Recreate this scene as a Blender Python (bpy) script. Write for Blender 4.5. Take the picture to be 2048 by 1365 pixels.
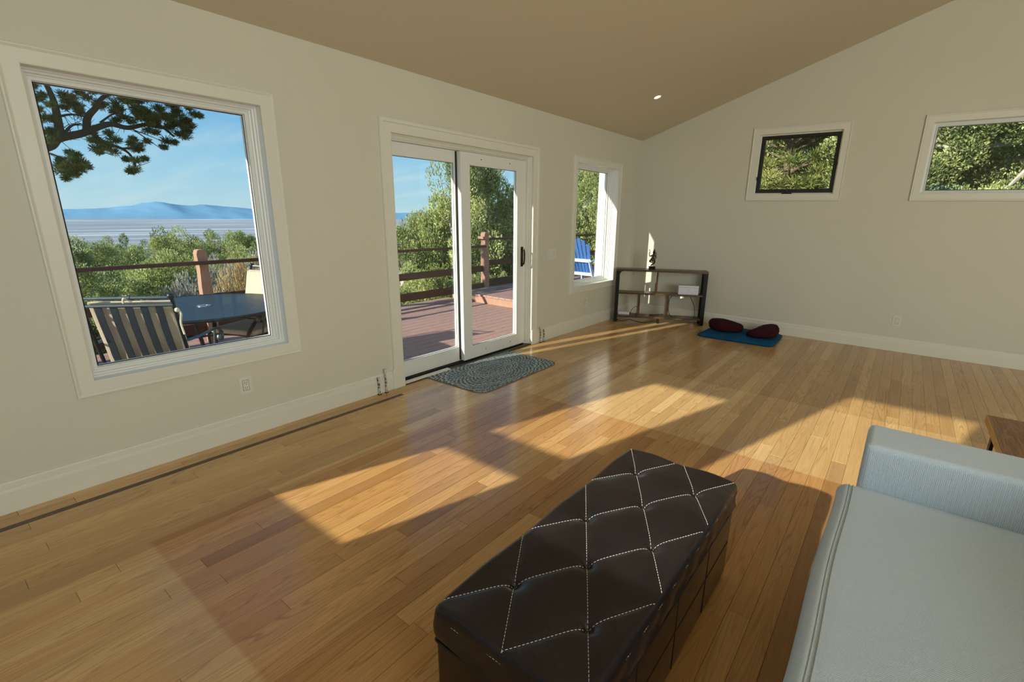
import bpy, bmesh, math, random
import numpy as np
from mathutils import Vector, Matrix
PI = math.pi
for o in list(bpy.data.objects):
    bpy.data.objects.remove(o)
S = bpy.context.scene
COL = S.collection

# ------------------------------------------------------------------ camera
F_PX, YAW, PITCH, ROLL = 964.1, 0.6388172, 0.2669881, 0.0208143
CX, CZ, PPX, PPY = 3.33, 1.48, 1076.72, 691.36
cy_, sy_, cp_, sp_ = math.cos(YAW), math.sin(YAW), math.cos(PITCH), math.sin(PITCH)
fw = Vector((-sy_*cp_, cy_*cp_, -sp_)); r0 = Vector((cy_, sy_, 0)); u0 = r0.cross(fw)
rt = math.cos(ROLL)*r0 + math.sin(ROLL)*u0
up = -math.sin(ROLL)*r0 + math.cos(ROLL)*u0
cam = bpy.data.cameras.new('camera'); cam_o = bpy.data.objects.new('camera', cam)
COL.objects.link(cam_o); S.camera = cam_o
cam_o.matrix_world = Matrix(((rt.x, up.x, -fw.x, CX), (rt.y, up.y, -fw.y, 0), (rt.z, up.z, -fw.z, CZ), (0, 0, 0, 1)))
cam.sensor_fit = 'HORIZONTAL'; cam.sensor_width = 36
cam.lens = F_PX*36/2048
cam.shift_x = (1024-PPX)/2048; cam.shift_y = (PPY-682.5)/2048
cam.clip_start = 0.05; cam.clip_end = 9000

# ------------------------------------------------------------------ view, world, sun, fill
vs = S.view_settings
vs.view_transform = 'Standard'; vs.look = 'None'; vs.exposure = 0.0; vs.gamma = 1.0
vs.use_curve_mapping = False

AZ, TANEL = math.radians(16.3), 0.42
sun_dir = Vector((math.sin(AZ), math.cos(AZ), -TANEL)).normalized()      # direction the light travels
sl = bpy.data.lights.new('sun', 'SUN'); sl.energy = 8.0; sl.angle = 0.010; sl.color = (1.0, .94, .82)
so = bpy.data.objects.new('sun', sl); COL.objects.link(so)
so.rotation_euler = sun_dir.to_track_quat('-Z', 'Y').to_euler()

def area(name, loc, target, sx, sy, power, color):
    l = bpy.data.lights.new(name, 'AREA'); l.shape = 'RECTANGLE'; l.size = sx; l.size_y = sy
    l.energy = power; l.color = color
    o = bpy.data.objects.new(name, l); COL.objects.link(o); o.location = loc
    o.rotation_euler = (Vector(target)-Vector(loc)).to_track_quat('-Z', 'Y').to_euler()
area('fill_right', (7.6, .25, 2.0), (1.5, 3.6, 1.6), 2.6, 2.0, 122, (.95, 1.0, .96))  # added fill lamp, no window stands behind it
area('fill_rear', (6.4, -1.05, 2.0), (3.0, 5, 1.4), 2.4, 1.8, 85, (.92, .99, .98))  # second added fill lamp, at a windowless part of the rear wall

W = bpy.data.worlds.new('world'); S.world = W; W.use_nodes = True
def world_sky():
    nt = W.node_tree; nt.nodes.clear(); N = nt.nodes.new; L = nt.links.new
    out = N('ShaderNodeOutputWorld'); bg = N('ShaderNodeBackground')
    tc = N('ShaderNodeTexCoord'); sep = N('ShaderNodeSeparateXYZ'); L(tc.outputs['Generated'], sep.inputs[0])
    rp = N('ShaderNodeValToRGB'); e = rp.color_ramp.elements
    e[0].position = 0.0; e[0].color = (.50, .74, .86, 1)
    e[1].position = 1.0; e[1].color = (.03, .14, .42, 1)
    for p, c in ((.07, (.36, .66, .88)), (.17, (.17, .48, .84)), (.34, (.08, .32, .72))):
        q = rp.color_ramp.elements.new(p); q.color = (*c, 1)
    L(sep.outputs[2], rp.inputs[0])
    # thin streaked cirrus
    zz = N('ShaderNodeMath'); zz.operation = 'ADD'; zz.inputs[1].default_value = .12; L(sep.outputs[2], zz.inputs[0])
    cmb = N('ShaderNodeCombineXYZ')
    for i in range(2):
        d = N('ShaderNodeMath'); d.operation = 'DIVIDE'; L(sep.outputs[i], d.inputs[0]); L(zz.outputs[0], d.inputs[1]); L(d.outputs[0], cmb.inputs[i])
    mp = N('ShaderNodeMapping'); mp.inputs['Rotation'].default_value = (0, 0, 1.1); mp.inputs['Scale'].default_value = (.35, 1.5, 1)
    L(cmb.outputs[0], mp.inputs[0])
    nz = N('ShaderNodeTexNoise'); nz.inputs['Scale'].default_value = 1.3; nz.inputs['Detail'].default_value = 7; nz.inputs['Roughness'].default_value = .55
    L(mp.outputs[0], nz.inputs[0])
    cr = N('ShaderNodeValToRGB'); cr.color_ramp.elements[0].position = .46; cr.color_ramp.elements[1].position = .78
    cr.color_ramp.elements[1].color = (.75, .75, .75, 1)
    L(nz.outputs[0], cr.inputs[0])
    mx = N('ShaderNodeMix'); mx.data_type = 'RGBA'; L(cr.outputs[0], mx.inputs[0]); L(rp.outputs[0], mx.inputs[6]); mx.inputs[7].default_value = (.62, .80, .90, 1)
    L(mx.outputs[2], bg.inputs[0]); bg.inputs[1].default_value = 1.0; L(bg.outputs[0], out.inputs[0])
world_sky()

# ------------------------------------------------------------------ material helpers
class NT:
    def __init__(s, m): s.t = m.node_tree
    def n(s, typ, ins=None, **kw):
        nd = s.t.nodes.new('ShaderNode'+typ)
        for k, v in kw.items(): setattr(nd, k, v)
        for k, v in (ins or {}).items():
            if hasattr(v, 'is_output') or isinstance(v, bpy.types.NodeSocket): s.t.links.new(v, nd.inputs[k])
            else: nd.inputs[k].default_value = v
        return nd
    def math(s, op, a, b=0.0, c=None):
        ins = {0: a, 1: b}
        if c is not None: ins[2] = c
        return s.n('Math', ins, operation=op).outputs[0]
    def mix(s, f, a, b, blend='MIX'):
        if isinstance(a, tuple): a = (*a, 1)[:4]
        if isinstance(b, tuple): b = (*b, 1)[:4]
        return s.n('Mix', {0: f, 6: a, 7: b}, data_type='RGBA', blend_type=blend).outputs[2]
    def ramp(s, f, stops):
        nd = s.n('ValToRGB', {0: f}); e = nd.color_ramp.elements
        while len(e) < len(stops): e.new(.5)
        for i, (p, c) in enumerate(stops):
            e[i].position = p; e[i].color = (*c, 1)[:4] if isinstance(c, tuple) else (c, c, c, 1)
        return nd.outputs[0]
def base(name):
    m = bpy.data.materials.new(name); m.use_nodes = True
    return m, NT(m), m.node_tree.nodes['Principled BSDF']
def setc(nt, p, key, v):
    if isinstance(v, bpy.types.NodeSocket): nt.t.links.new(v, p.inputs[key])
    else: p.inputs[key].default_value = (*v, 1) if isinstance(v, tuple) and len(v) == 3 else v
def simple(name, col, rough=.5, metal=0, bump=None, var=None, spec=.5, coord='Object', **kw):
    """bump=(scale, strength, detail); var=(scale, amount)"""
    m, nt, p = base(name)
    tc = nt.n('TexCoord').outputs[coord]
    c = col
    if var:
        nz = nt.n('TexNoise', {'Vector': tc, 'Scale': var[0], 'Detail': 5.0}).outputs[0]
        f = nt.ramp(nz, [(.3, 0.0), (.7, 1.0)])
        lo = tuple(max(0, x*(1-var[1])) for x in col); hi = tuple(min(1, x*(1+var[1])) for x in col)
        c = nt.mix(f, lo, hi)
    setc(nt, p, 'Base Color', c)
    p.inputs['Roughness'].default_value = rough; p.inputs['Metallic'].default_value = metal
    p.inputs['Specular IOR Level'].default_value = spec
    if bump:
        nz = nt.n('TexNoise', {'Vector': tc, 'Scale': bump[0], 'Detail': float(bump[2]) if len(bump) > 2 else 3.0}).outputs[0]
        b = nt.n('Bump', {'Strength': bump[1], 'Distance': .01, 'Height': nz})
        nt.t.links.new(b.outputs[0], p.inputs['Normal'])
    for k, v in kw.items(): setc(nt, p, k, v)
    return m
M = {}
M['wall'] = simple('plaster_wall', (.70, .68, .575), .75, bump=(9, .09, 6), var=(1.2, .015))
M['ceiling'] = simple('plaster_ceiling', (.66, .59, .43), .85, bump=(14, .05, 5))
M['trim'] = simple('painted_trim', (.80, .795, .70), .38, bump=(30, .01))
M['vinyl'] = simple('white_vinyl', (.83, .84, .80), .35)
M['gasket'] = simple('black_gasket', (.012, .013, .014), .45)
M['dark_sash'] = simple('dark_bronze_sash', (.018, .017, .016), .4)
M['threshold'] = simple('threshold_metal', (.05, .05, .05), .35, .6)
M['bronze'] = simple('oiled_bronze', (.035, .03, .026), .35, .8)
M['plate'] = simple('ivory_plate', (.78, .76, .68), .35)
M['slot'] = simple('socket_slot', (.02, .02, .02), .6)
M['blackmetal'] = simple('black_metal', (.004, .004, .005), .5, spec=.3)
M['cable'] = simple('black_cable', (.01, .01, .01), .5)
M['whiteplastic'] = simple('white_plastic', (.72, .76, .84), .4)
M['greyplastic'] = simple('grey_mark', (.45, .48, .55), .5)
M['statue'] = simple('dark_bronze_statue', (.06, .045, .025), .38, .85, bump=(220, .35, 4), var=(60, .5))
M['maroon'] = simple('maroon_cotton', (.040, .0065, .014), .95, bump=(160, .25, 3), var=(10, .25), spec=.2)
M['blue'] = simple('blue_cotton', (.004, .075, .19), .95, bump=(160, .2, 3), var=(6, .2), spec=.2)
M['deckwood'] = None
M['siding'] = simple('cream_siding', (.86, .83, .76), .7, bump=(40, .1))
M['roofing'] = simple('roof_underside', (.35, .27, .2), .8)
M['iron'] = simple('black_iron', (.03, .035, .04), .42, .6)
M['iron_blue'] = simple('slate_iron', (.07, .10, .12), .42, .5)
M['slat_navy'] = simple('dark_navy_slat', (.025, .038, .052), .45, .4)
M['cushion'] = simple('beige_cushion', (.52, .44, .34), .95, bump=(120, .2), var=(8, .08), spec=.2)
M['cord'] = simple('cream_cord', (.75, .70, .52), .9)
M['adir_blue'] = simple('blue_slats', (.045, .15, .42), .45)
M['adir_white'] = simple('white_blue_frame', (.62, .74, .95), .45)
M['bark'] = simple('rough_bark', (.16, .115, .08), .95, bump=(18, .8, 6), var=(9, .35), spec=.2)
M['greybark'] = simple('bleached_bark', (.42, .39, .34), .95, bump=(25, .7, 6), var=(12, .3), spec=.2)
M['darkbark'] = simple('dark_bark', (.055, .04, .03), .95, bump=(18, .8, 6), spec=.2)
def emis(name, col, s):
    m, nt, p = base(name); p.inputs['Emission Color'].default_value = (*col, 1); p.inputs['Emission Strength'].default_value = s
    return m
M['lamp_glow'] = emis('lamp_glow', (1, .86, .6), 4.0)

def glass_mat():
    m, nt, p = base('window_glass'); nt.t.nodes.remove(p)
    fc = nt.n('LayerWeight', {'Blend': .5}).outputs['Facing']
    fr = nt.math('ADD', nt.math('MULTIPLY', nt.math('POWER', fc, 5.0), .75), .03)
    tr = nt.n('BsdfTransparent', {'Color': (.965, .985, .97, 1)}); gl = nt.n('BsdfGlossy', {'Color': (.8, 1, .93, 1), 'Roughness': 0.0})
    mx = nt.n('MixShader', {0: fr, 1: tr.outputs[0], 2: gl.outputs[0]})
    nt.t.links.new(mx.outputs[0], nt.t.nodes['Material Output'].inputs[0])
    return m
M['glass'] = glass_mat()

def oak_floor():
    m, nt, p = base('oak_floorboards')
    pos = nt.n('NewGeometry').outputs['Position']
    seed = nt.n('Attribute', attribute_name='seed').outputs['Fac']
    off = nt.n('CombineXYZ', {0: nt.math('MULTIPLY', seed, 13.7), 1: nt.math('MULTIPLY', seed, 57.3), 2: nt.math('MULTIPLY', seed, 7.1)}).outputs[0]
    v = nt.n('VectorMath', {0: pos, 1: off}, operation='ADD').outputs[0]
    # cathedral grain: stretched, distorted rings
    mp = nt.n('Mapping', {'Vector': v, 'Scale': (6.5, .40, 1)}).outputs[0]
    n1 = nt.n('TexNoise', {'Vector': mp, 'Scale': 1.5, 'Detail': 1.6, 'Roughness': .4}).outputs[0]
    rings = nt.math('FRACT', nt.math('MULTIPLY', n1, 24.0))
    rings = nt.math('MULTIPLY', nt.math('ABSOLUTE', nt.math('SUBTRACT', rings, .5)), 2.0)
    rl = nt.ramp(rings, [(.0, 1.0), (.20, .45), (.45, 0.0)])
    mp2 = nt.n('Mapping', {'Vector': v, 'Scale': (150, 3.0, 1)}).outputs[0]
    n2 = nt.n('TexNoise', {'Vector': mp2, 'Scale': 1.0, 'Detail': 4.0, 'Roughness': .65}).outputs[0]
    mp3 = nt.n('Mapping', {'Vector': v, 'Scale': (14, .9, 1)}).outputs[0]
    n3 = nt.n('TexNoise', {'Vector': mp3, 'Scale': 1.0, 'Detail': 2.0}).outputs[0]
    tone = nt.ramp(seed, [(0.0, (.42, .225, .072)), (.16, (.70, .42, .155)), (.4, (.60, .34, .115)), (.62, (.78, .50, .20)), (.84, (.52, .29, .095)), (1.0, (.83, .56, .24))])
    tone.node.color_ramp.interpolation = 'LINEAR'
    c = nt.mix(nt.math('MULTIPLY', rl, nt.math('ADD', nt.math('MULTIPLY', nt.math('FRACT', nt.math('MULTIPLY', seed, 7.3)), .42), .16)), tone, (.20, .095, .03))
    c = nt.mix(nt.ramp(n2, [(.42, 0.0), (.8, .42)]), c, (.20, .095, .035))
    c = nt.mix(nt.ramp(n3, [(.35, 0.0), (.75, .35)]), c, (.66, .42, .20))
    # places where a rug lay for years: a redder field and a paler band behind it
    xyz = nt.n('SeparateXYZ', {0: pos})
    def step(sock, e, w=.008, inv=False):
        r = nt.n('MapRange', {0: sock, 1: e-w, 2: e+w, 3: 1.0 if inv else 0.0, 4: 0.0 if inv else 1.0}).outputs[0]
        return r
    X, Y = xyz.outputs[0], xyz.outputs[1]
    xm = step(X, .81)
    red = nt.math('MULTIPLY', nt.math('MULTIPLY', xm, step(Y, .46)), step(Y, 3.06, inv=True))
    pale = nt.math('MULTIPLY', nt.math('MULTIPLY', step(X, 1.12), step(Y, 3.06)), step(Y, 4.31, inv=True))
    out_ = nt.math('SUBTRACT', 1.0, red)
    c = nt.mix(nt.math('MULTIPLY', red, 1.0), c, nt.mix(1.0, c, (.87, .77, .69), 'MULTIPLY'))
    c = nt.mix(nt.math('MULTIPLY', pale, .13), c, (.80, .62, .38))
    far = nt.math('MULTIPLY', step(Y, 4.31), .9)
    c = nt.mix(far, c, nt.mix(1.0, c, (.88, .88, .88), 'MULTIPLY'))
    near = nt.math('MULTIPLY', nt.math('SUBTRACT', 1.0, xm), step(Y, 3.06, inv=True))
    near2 = step(Y, .46, inv=True)
    nr = nt.math('MAXIMUM', near, near2)
    c = nt.mix(nt.math('MULTIPLY', nr, .12), c, (.66, .52, .32))
    setc(nt, p, 'Base Color', c)
    rr = nt.n('MapRange', {0: n2, 3: .13, 4: .26}).outputs[0]
    nt.t.links.new(rr, p.inputs['Roughness'])
    p.inputs['Specular IOR Level'].default_value = .5
    h = nt.math('ADD', nt.math('MULTIPLY', n2, .25), nt.math('MULTIPLY', n3, 1.2))
    b = nt.n('Bump', {'Strength': .10, 'Distance': .003, 'Height': h})
    nt.t.links.new(b.outputs[0], p.inputs['Normal'])
    return m
M['oak'] = oak_floor()
M['inlay'] = simple('walnut_inlay', (.075, .045, .018), .4, var=(20, .3))
M['subfloor'] = simple('dark_subfloor', (.06, .035, .018), .7)

def wood(name, c1, c2, rough=.45, sc=(1, 14, 14), bump=.05, spec=.4):
    m, nt, p = base(name)
    tc = nt.n('TexCoord').outputs['Object']
    mp = nt.n('Mapping', {'Vector': tc, 'Scale': sc}).outputs[0]
    n1 = nt.n('TexNoise', {'Vector': mp, 'Scale': 1.5, 'Detail': 4.0, 'Distortion': .6}).outputs[0]
    r = nt.math('FRACT', nt.math('MULTIPLY', n1, 9.0))
    r = nt.math('ABSOLUTE', nt.math('SUBTRACT', r, .5))
    mp2 = nt.n('Mapping', {'Vector': tc, 'Scale': tuple(a*8 if a > 2 else a*2 for a in sc)}).outputs[0]
    n2 = nt.n('TexNoise', {'Vector': mp2, 'Scale': 2.0, 'Detail': 5.0}).outputs[0]
    f = nt.math('ADD', nt.math('MULTIPLY', r, 1.0), nt.math('MULTIPLY', n2, .6))
    c = nt.ramp(f, [(.25, c1), (.95, c2)])
    setc(nt, p, 'Base Color', c); p.inputs['Roughness'].default_value = rough; p.inputs['Specular IOR Level'].default_value = spec
    b = nt.n('Bump', {'Strength': bump, 'Distance': .004, 'Height': f}); nt.t.links.new(b.outputs[0], p.inputs['Normal'])
    return m
M['shelfwood'] = wood('rustic_shelf_wood', (.035, .018, .007), (.15, .075, .024), .32)
M['shelfedge'] = M['shelfwood']
M['tablewood'] = wood('walnut_table_top', (.13, .055, .022), (.30, .14, .062), .4, sc=(14, 1, 14))
M['tableedge'] = wood('golden_table_edge', (.40, .20, .05), (.55, .30, .09), .4, sc=(14, 1, 14))
M['deckwood'] = wood('red_stained_deck', (.33, .19, .155), (.50, .315, .265), .75, sc=(14, 1, 14), bump=.25, spec=.25)
M['railwood'] = wood('dark_red_rail', (.075, .034, .024), (.13, .06, .042), .7, sc=(14, 1, 14), bump=.2, spec=.25)
M['postwood'] = wood('weathered_red_post', (.34, .19, .13), (.46, .28, .20), .8, sc=(14, 14, 1), bump=.2, spec=.25)

def leather(name='dark_brown_leather', r0=.20, r1=.32):
    m, nt, p = base(name)
    tc = nt.n('TexCoord').outputs['Object']
    v = nt.n('TexVoronoi', {'Vector': tc, 'Scale': 420.0}, feature='DISTANCE_TO_EDGE').outputs[0]
    n = nt.n('TexNoise', {'Vector': tc, 'Scale': 6.0, 'Detail': 4.0}).outputs[0]
    setc(nt, p, 'Base Color', nt.mix(nt.ramp(n, [(.3, 0.0), (.7, 1.0)]), (.010, .0078, .0088), (.017, .0128, .014)))
    rg = nt.n('MapRange', {0: n, 3: r0, 4: r1}).outputs[0]; nt.t.links.new(rg, p.inputs['Roughness'])
    p.inputs['Specular IOR Level'].default_value = .42
    b = nt.n('Bump', {'Strength': .12, 'Distance': .0006, 'Height': v})
    n4 = nt.n('TexNoise', {'Vector': tc, 'Scale': 22.0, 'Detail': 3.0}).outputs[0]
    b2 = nt.n('Bump', {'Strength': .10, 'Distance': .006, 'Height': n4, 'Normal': b.outputs[0]})
    nt.t.links.new(b2.outputs[0], p.inputs['Normal'])
    return m
M['leather'] = leather()
M['leather_side'] = leather('glossy_leather_side', .12, .2)
M['thread'] = simple('cream_thread', (.66, .65, .60), .8)
M['darkthread'] = simple('dark_thread', (.006, .005, .005), .6)

def sofa_fabric():
    m, nt, p = base('grey_woven_fabric')
    tc = nt.n('TexCoord').outputs['Object']
    def wave(rot, sc):
        mp = nt.n('Mapping', {'Vector': tc, 'Rotation': (0, 0, rot)}).outputs[0]
        return nt.n('TexWave', {'Vector': mp, 'Scale': sc, 'Distortion': 1.2, 'Detail': 2.0, 'Detail Scale': 3.0}).outputs['Fac']
    w1 = wave(.6, 95.0); w2 = wave(-.95, 95.0)
    n = nt.n('TexNoise', {'Vector': tc, 'Scale': 420.0, 'Detail': 2.0}).outputs[0]
    h = nt.math('ADD', nt.math('MULTIPLY', nt.math('ADD', w1, w2), .35), nt.math('MULTIPLY', n, .6))
    c = nt.ramp(h, [(.25, (.35, .44, .53)), (.85, (.72, .84, .96))])
    g = nt.n('TexNoise', {'Vector': tc, 'Scale': 3.0, 'Detail': 3.0}).outputs[0]
    c = nt.mix(nt.ramp(g, [(.3, 0.0), (.8, .25)]), c, (.52, .61, .69))
    setc(nt, p, 'Base Color', c); p.inputs['Roughness'].default_value = .95; p.inputs['Specular IOR Level'].default_value = .15
    p.inputs['Sheen Weight'].default_value = .15
    b = nt.n('Bump', {'Strength': .6, 'Distance': .0015, 'Height': h}); nt.t.links.new(b.outputs[0], p.inputs['Normal'])
    return m
M['fabric'] = sofa_fabric()

def mat_rug():
    m, nt, p = base('patterned_doormat')
    tc = nt.n('TexCoord').outputs['Object']; s = nt.n('SeparateXYZ', {0: tc})
    x = nt.math('DIVIDE', s.outputs[0], .36); y = nt.math('DIVIDE', s.outputs[1], .60)
    # oval medallion: radial coordinate and angle
    r = nt.math('SQRT', nt.math('ADD', nt.math('MULTIPLY', x, x), nt.math('MULTIPLY', y, y)))
    a = nt.math('ARCTAN2', y, x)
    dots = nt.math('MULTIPLY', nt.math('SINE', nt.math('MULTIPLY', a, 36.0)), nt.math('SINE', nt.math('MULTIPLY', r, 75.0)))
    nz = nt.n('TexNoise', {'Vector': tc, 'Scale': 120.0, 'Detail': 3.0}).outputs[0]
    vor = nt.n('TexVoronoi', {'Vector': tc, 'Scale': 62.0}).outputs[0]
    f = nt.math('ADD', nt.math('MULTIPLY', dots, .35), nt.math('MULTIPLY', nt.math('SUBTRACT', nz, .5), 2.2))
    f = nt.math('ADD', f, nt.math('MULTIPLY', nt.math('SUBTRACT', vor, .45), .9))
    fm = nt.ramp(f, [(-.05 if False else 0.0, 0.0), (.26, 1.0)])
    c = nt.mix(fm, (.065, .09, .095), (.52, .58, .56))
    def ringm(rad, w):
        return nt.ramp(nt.math('ABSOLUTE', nt.math('SUBTRACT', r, rad)), [(0.0, 1.0), (w, 0.0)])
    for rad, w in ((.38, .018), (.44, .012), (.50, .018), (.92, .02), (1.0, .012)):
        c = nt.mix(nt.math('MULTIPLY', ringm(rad, w), .75), c, (.60, .64, .60))
    for rad, w in ((.41, .015), (.47, .015), (.96, .015)):
        c = nt.mix(nt.math('MULTIPLY', ringm(rad, w), .5), c, (.05, .07, .075))
    setc(nt, p, 'Base Color', c); p.inputs['Roughness'].default_value = .9; p.inputs['Specular IOR Level'].default_value = .2
    b = nt.n('Bump', {'Strength': .6, 'Distance': .003, 'Height': f}); nt.t.links.new(b.outputs[0], p.inputs['Normal'])
    return m
M['rug'] = mat_rug()

def leaf(name, c1, c2, c3):
    m, nt, p = base(name); nt.t.nodes.remove(p)
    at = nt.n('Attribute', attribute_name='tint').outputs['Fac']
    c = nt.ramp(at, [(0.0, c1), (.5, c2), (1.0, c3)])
    d = nt.n('BsdfDiffuse', {'Color': c}); t = nt.n('BsdfTranslucent', {'Color': c})
    mx = nt.n('MixShader', {0: .28, 1: d.outputs[0], 2: t.outputs[0]})
    nt.t.links.new(mx.outputs[0], nt.t.nodes['Material Output'].inputs[0])
    return m
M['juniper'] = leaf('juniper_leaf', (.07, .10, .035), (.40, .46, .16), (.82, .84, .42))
M['pine'] = leaf('shaded_pine_needles', (.02, .04, .015), (.09, .14, .04), (.26, .28, .09))  # backlit shade painted into the needle tints
M['pine_lit'] = leaf('sunlit_pine_needles', (.09, .12, .04), (.38, .42, .13), (.76, .72, .30))  # brighter copy of the needles, sunlight painted into the tints
M['sage'] = leaf('grey_sage_twigs', (.34, .31, .27), (.58, .54, .48), (.80, .77, .70))
M['drybush'] = leaf('dry_straw_twigs', (.42, .31, .15), (.66, .52, .28), (.82, .70, .44))
M['silver'] = leaf('silvery_green_leaf', (.08, .12, .04), (.40, .46, .18), (.74, .76, .40))

def ground_mat():
    m, nt, p = base('dry_hillside')
    pos = nt.n('NewGeometry').outputs['Position']
    n = nt.n('TexNoise', {'Vector': pos, 'Scale': .5, 'Detail': 8.0}).outputs[0]
    c = nt.ramp(n, [(.35, (.10, .09, .045)), (.5, (.22, .17, .10)), (.68, (.34, .27, .18))])
    setc(nt, p, 'Base Color', c); p.inputs['Roughness'].default_value = 1; p.inputs['Specular IOR Level'].default_value = .1
    return m
M['ground'] = ground_mat()
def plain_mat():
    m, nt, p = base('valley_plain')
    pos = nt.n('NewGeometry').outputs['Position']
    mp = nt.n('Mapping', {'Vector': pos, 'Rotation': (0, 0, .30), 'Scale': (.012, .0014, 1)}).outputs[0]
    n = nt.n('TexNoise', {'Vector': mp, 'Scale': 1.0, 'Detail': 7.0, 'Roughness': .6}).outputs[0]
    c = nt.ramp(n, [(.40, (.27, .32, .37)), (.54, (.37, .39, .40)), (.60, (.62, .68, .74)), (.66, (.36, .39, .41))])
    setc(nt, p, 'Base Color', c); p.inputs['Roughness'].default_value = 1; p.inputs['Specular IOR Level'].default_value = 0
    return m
M['plain'] = plain_mat()
M['mountain'] = simple('haze_tinted_rock', (.20, .40, .56), 1, var=(.012, .25), spec=0, coord='Generated')  # aerial haze of the distance is painted into this blue

# ------------------------------------------------------------------ geometry helpers
def tag(o, label=None, cat=None, group=None, kind=None):
    if label: o['label'] = label
    if cat: o['category'] = cat
    if group: o['group'] = group
    if kind: o['kind'] = kind
    return o
def empty(name, loc=(0, 0, 0), rz=0.0):
    o = bpy.data.objects.new(name, None); COL.objects.link(o); o.location = loc; o.rotation_euler = (0, 0, rz)
    o.empty_display_size = .1
    return o
class MB:
    def __init__(s): s.v = []; s.f = []
    def add(s, vs, fs):
        b = len(s.v); s.v += [tuple(v) for v in vs]; s.f += [tuple(i+b for i in f) for f in fs]
    def box(s, x0, x1, y0, y1, z0, z1, T=None):
        vs = [(x, y, z) for z in (z0, z1) for y in (y0, y1) for x in (x0, x1)]
        if T: vs = [T(*v) for v in vs]
        s.add(vs, [(0, 2, 3, 1), (4, 5, 7, 6), (0, 1, 5, 4), (2, 6, 7, 3), (0, 4, 6, 2), (1, 3, 7, 5)])
    def loft(s, loops, closed=True, caps=True, ring=False):
        """connect equal-length vertex loops"""
        b = len(s.v); n = len(loops[0])
        for lp in loops: s.v += [tuple(p) for p in lp]
        m = len(loops)
        for i in range(m if ring else m-1):
            j = (i+1) % m
            for k in range(n if closed else n-1):
                k2 = (k+1) % n
                s.f.append((b+i*n+k, b+i*n+k2, b+j*n+k2, b+j*n+k))
        if caps and closed and not ring:
            s.f.append(tuple(b+k for k in reversed(range(n)))); s.f.append(tuple(b+(m-1)*n+k for k in range(n)))
    def tube(s, pts, r, n=8, caps=True, flat=None):
        pts = [Vector(p) for p in pts]; rs = r if isinstance(r, (list, tuple)) else [r]*len(pts)
        loops = []; prev = None
        for i, p in enumerate(pts):
            d = (pts[min(i+1, len(pts)-1)]-pts[max(i-1, 0)])
            d = d.normalized() if d.length > 1e-9 else Vector((0, 0, 1))
            if prev is None:
                a = Vector((0, 0, 1)) if abs(d.z) < .9 else Vector((1, 0, 0))
                u = d.cross(a).normalized()
            else:
                u = (prev - d*prev.dot(d)); u = u.normalized() if u.length > 1e-6 else d.orthogonal().normalized()
            prev = u; w = d.cross(u)
            loops.append([p + (u*math.cos(2*PI*k/n) + w*math.sin(2*PI*k/n)*(flat or 1))*rs[i] for k in range(n)])
        s.loft(loops, True, caps)
    def sphere(s, c, rx, ry=None, rz=None, nu=10, nv=7):
        ry = ry or rx; rz = rz or rx; loops = []
        for i in range(1, nv):
            t = PI*i/nv
            loops.append([(c[0]+rx*math.sin(t)*math.cos(2*PI*k/nu), c[1]+ry*math.sin(t)*math.sin(2*PI*k/nu), c[2]-rz*math.cos(t)) for k in range(nu)])
        b = len(s.v); s.loft(loops, True, False); 
        bot = len(s.v); s.v.append((c[0], c[1], c[2]-rz)); s.v.append((c[0], c[1], c[2]+rz))
        for k in range(nu):
            k2 = (k+1) % nu
            s.f.append((b+k2, b+k, bot)); s.f.append((b+(nv-2)*nu+k, b+(nv-2)*nu+k2, bot+1))
    def build(s, name, mat, parent=None, smooth=False, bevel=0, seg=2, loc=None):
        me = bpy.data.meshes.new(name); me.from_pydata(s.v, [], s.f)
        bm = bmesh.new(); bm.from_mesh(me)
        bmesh.ops.recalc_face_normals(bm, faces=bm.faces)
        if bevel:
            es = [e for e in bm.edges if len(e.link_faces) == 2 and e.calc_face_angle(0) > .5]
            bmesh.ops.bevel(bm, geom=es, offset=bevel, segments=seg, affect='EDGES', profile=.6, clamp_overlap=True)
        bm.to_mesh(me); bm.free()
        if smooth:
            for p in me.polygons: p.use_smooth = True
            try: me.set_sharp_from_angle(angle=math.radians(40))
            except Exception: pass
        me.materials.append(mat)
        o = bpy.data.objects.new(name, me); COL.objects.link(o)
        if parent: o.parent = parent
        if loc: o.location = loc
        return o
def bez(ps, n=16):
    """Catmull-Rom through points"""
    P = [Vector(p) for p in ps]; P = [P[0]*2-P[1]] + P + [P[-1]*2-P[-2]]; out = []
    segs = len(P)-3
    for i in range(segs):
        for k in range(n):
            t = k/n; a, b, c, d = P[i:i+4]
            out.append(.5*((2*b) + (c-a)*t + (2*a-5*b+4*c-d)*t*t + (3*b-a-3*c+d)*t**3))
    out.append(P[-2]); return out

# ------------------------------------------------------------------ room dimensions
D = 6.914
WT = .20                                             # wall thickness
def ceil_z(x): return 2.527 + x/3.0 if x <= 4.6 else 2.527 + 4.6/3 - (x-4.6)/3
XR, YR = 8.0, -1.2

# frames of reference of the walls: (u along wall, w up, n into the room)
TL = lambda u, w, n: (n, u, w)
TB = lambda u, w, n: (u, D-n, w)
TR = lambda u, w, n: (u, YR+n, w)

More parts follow.
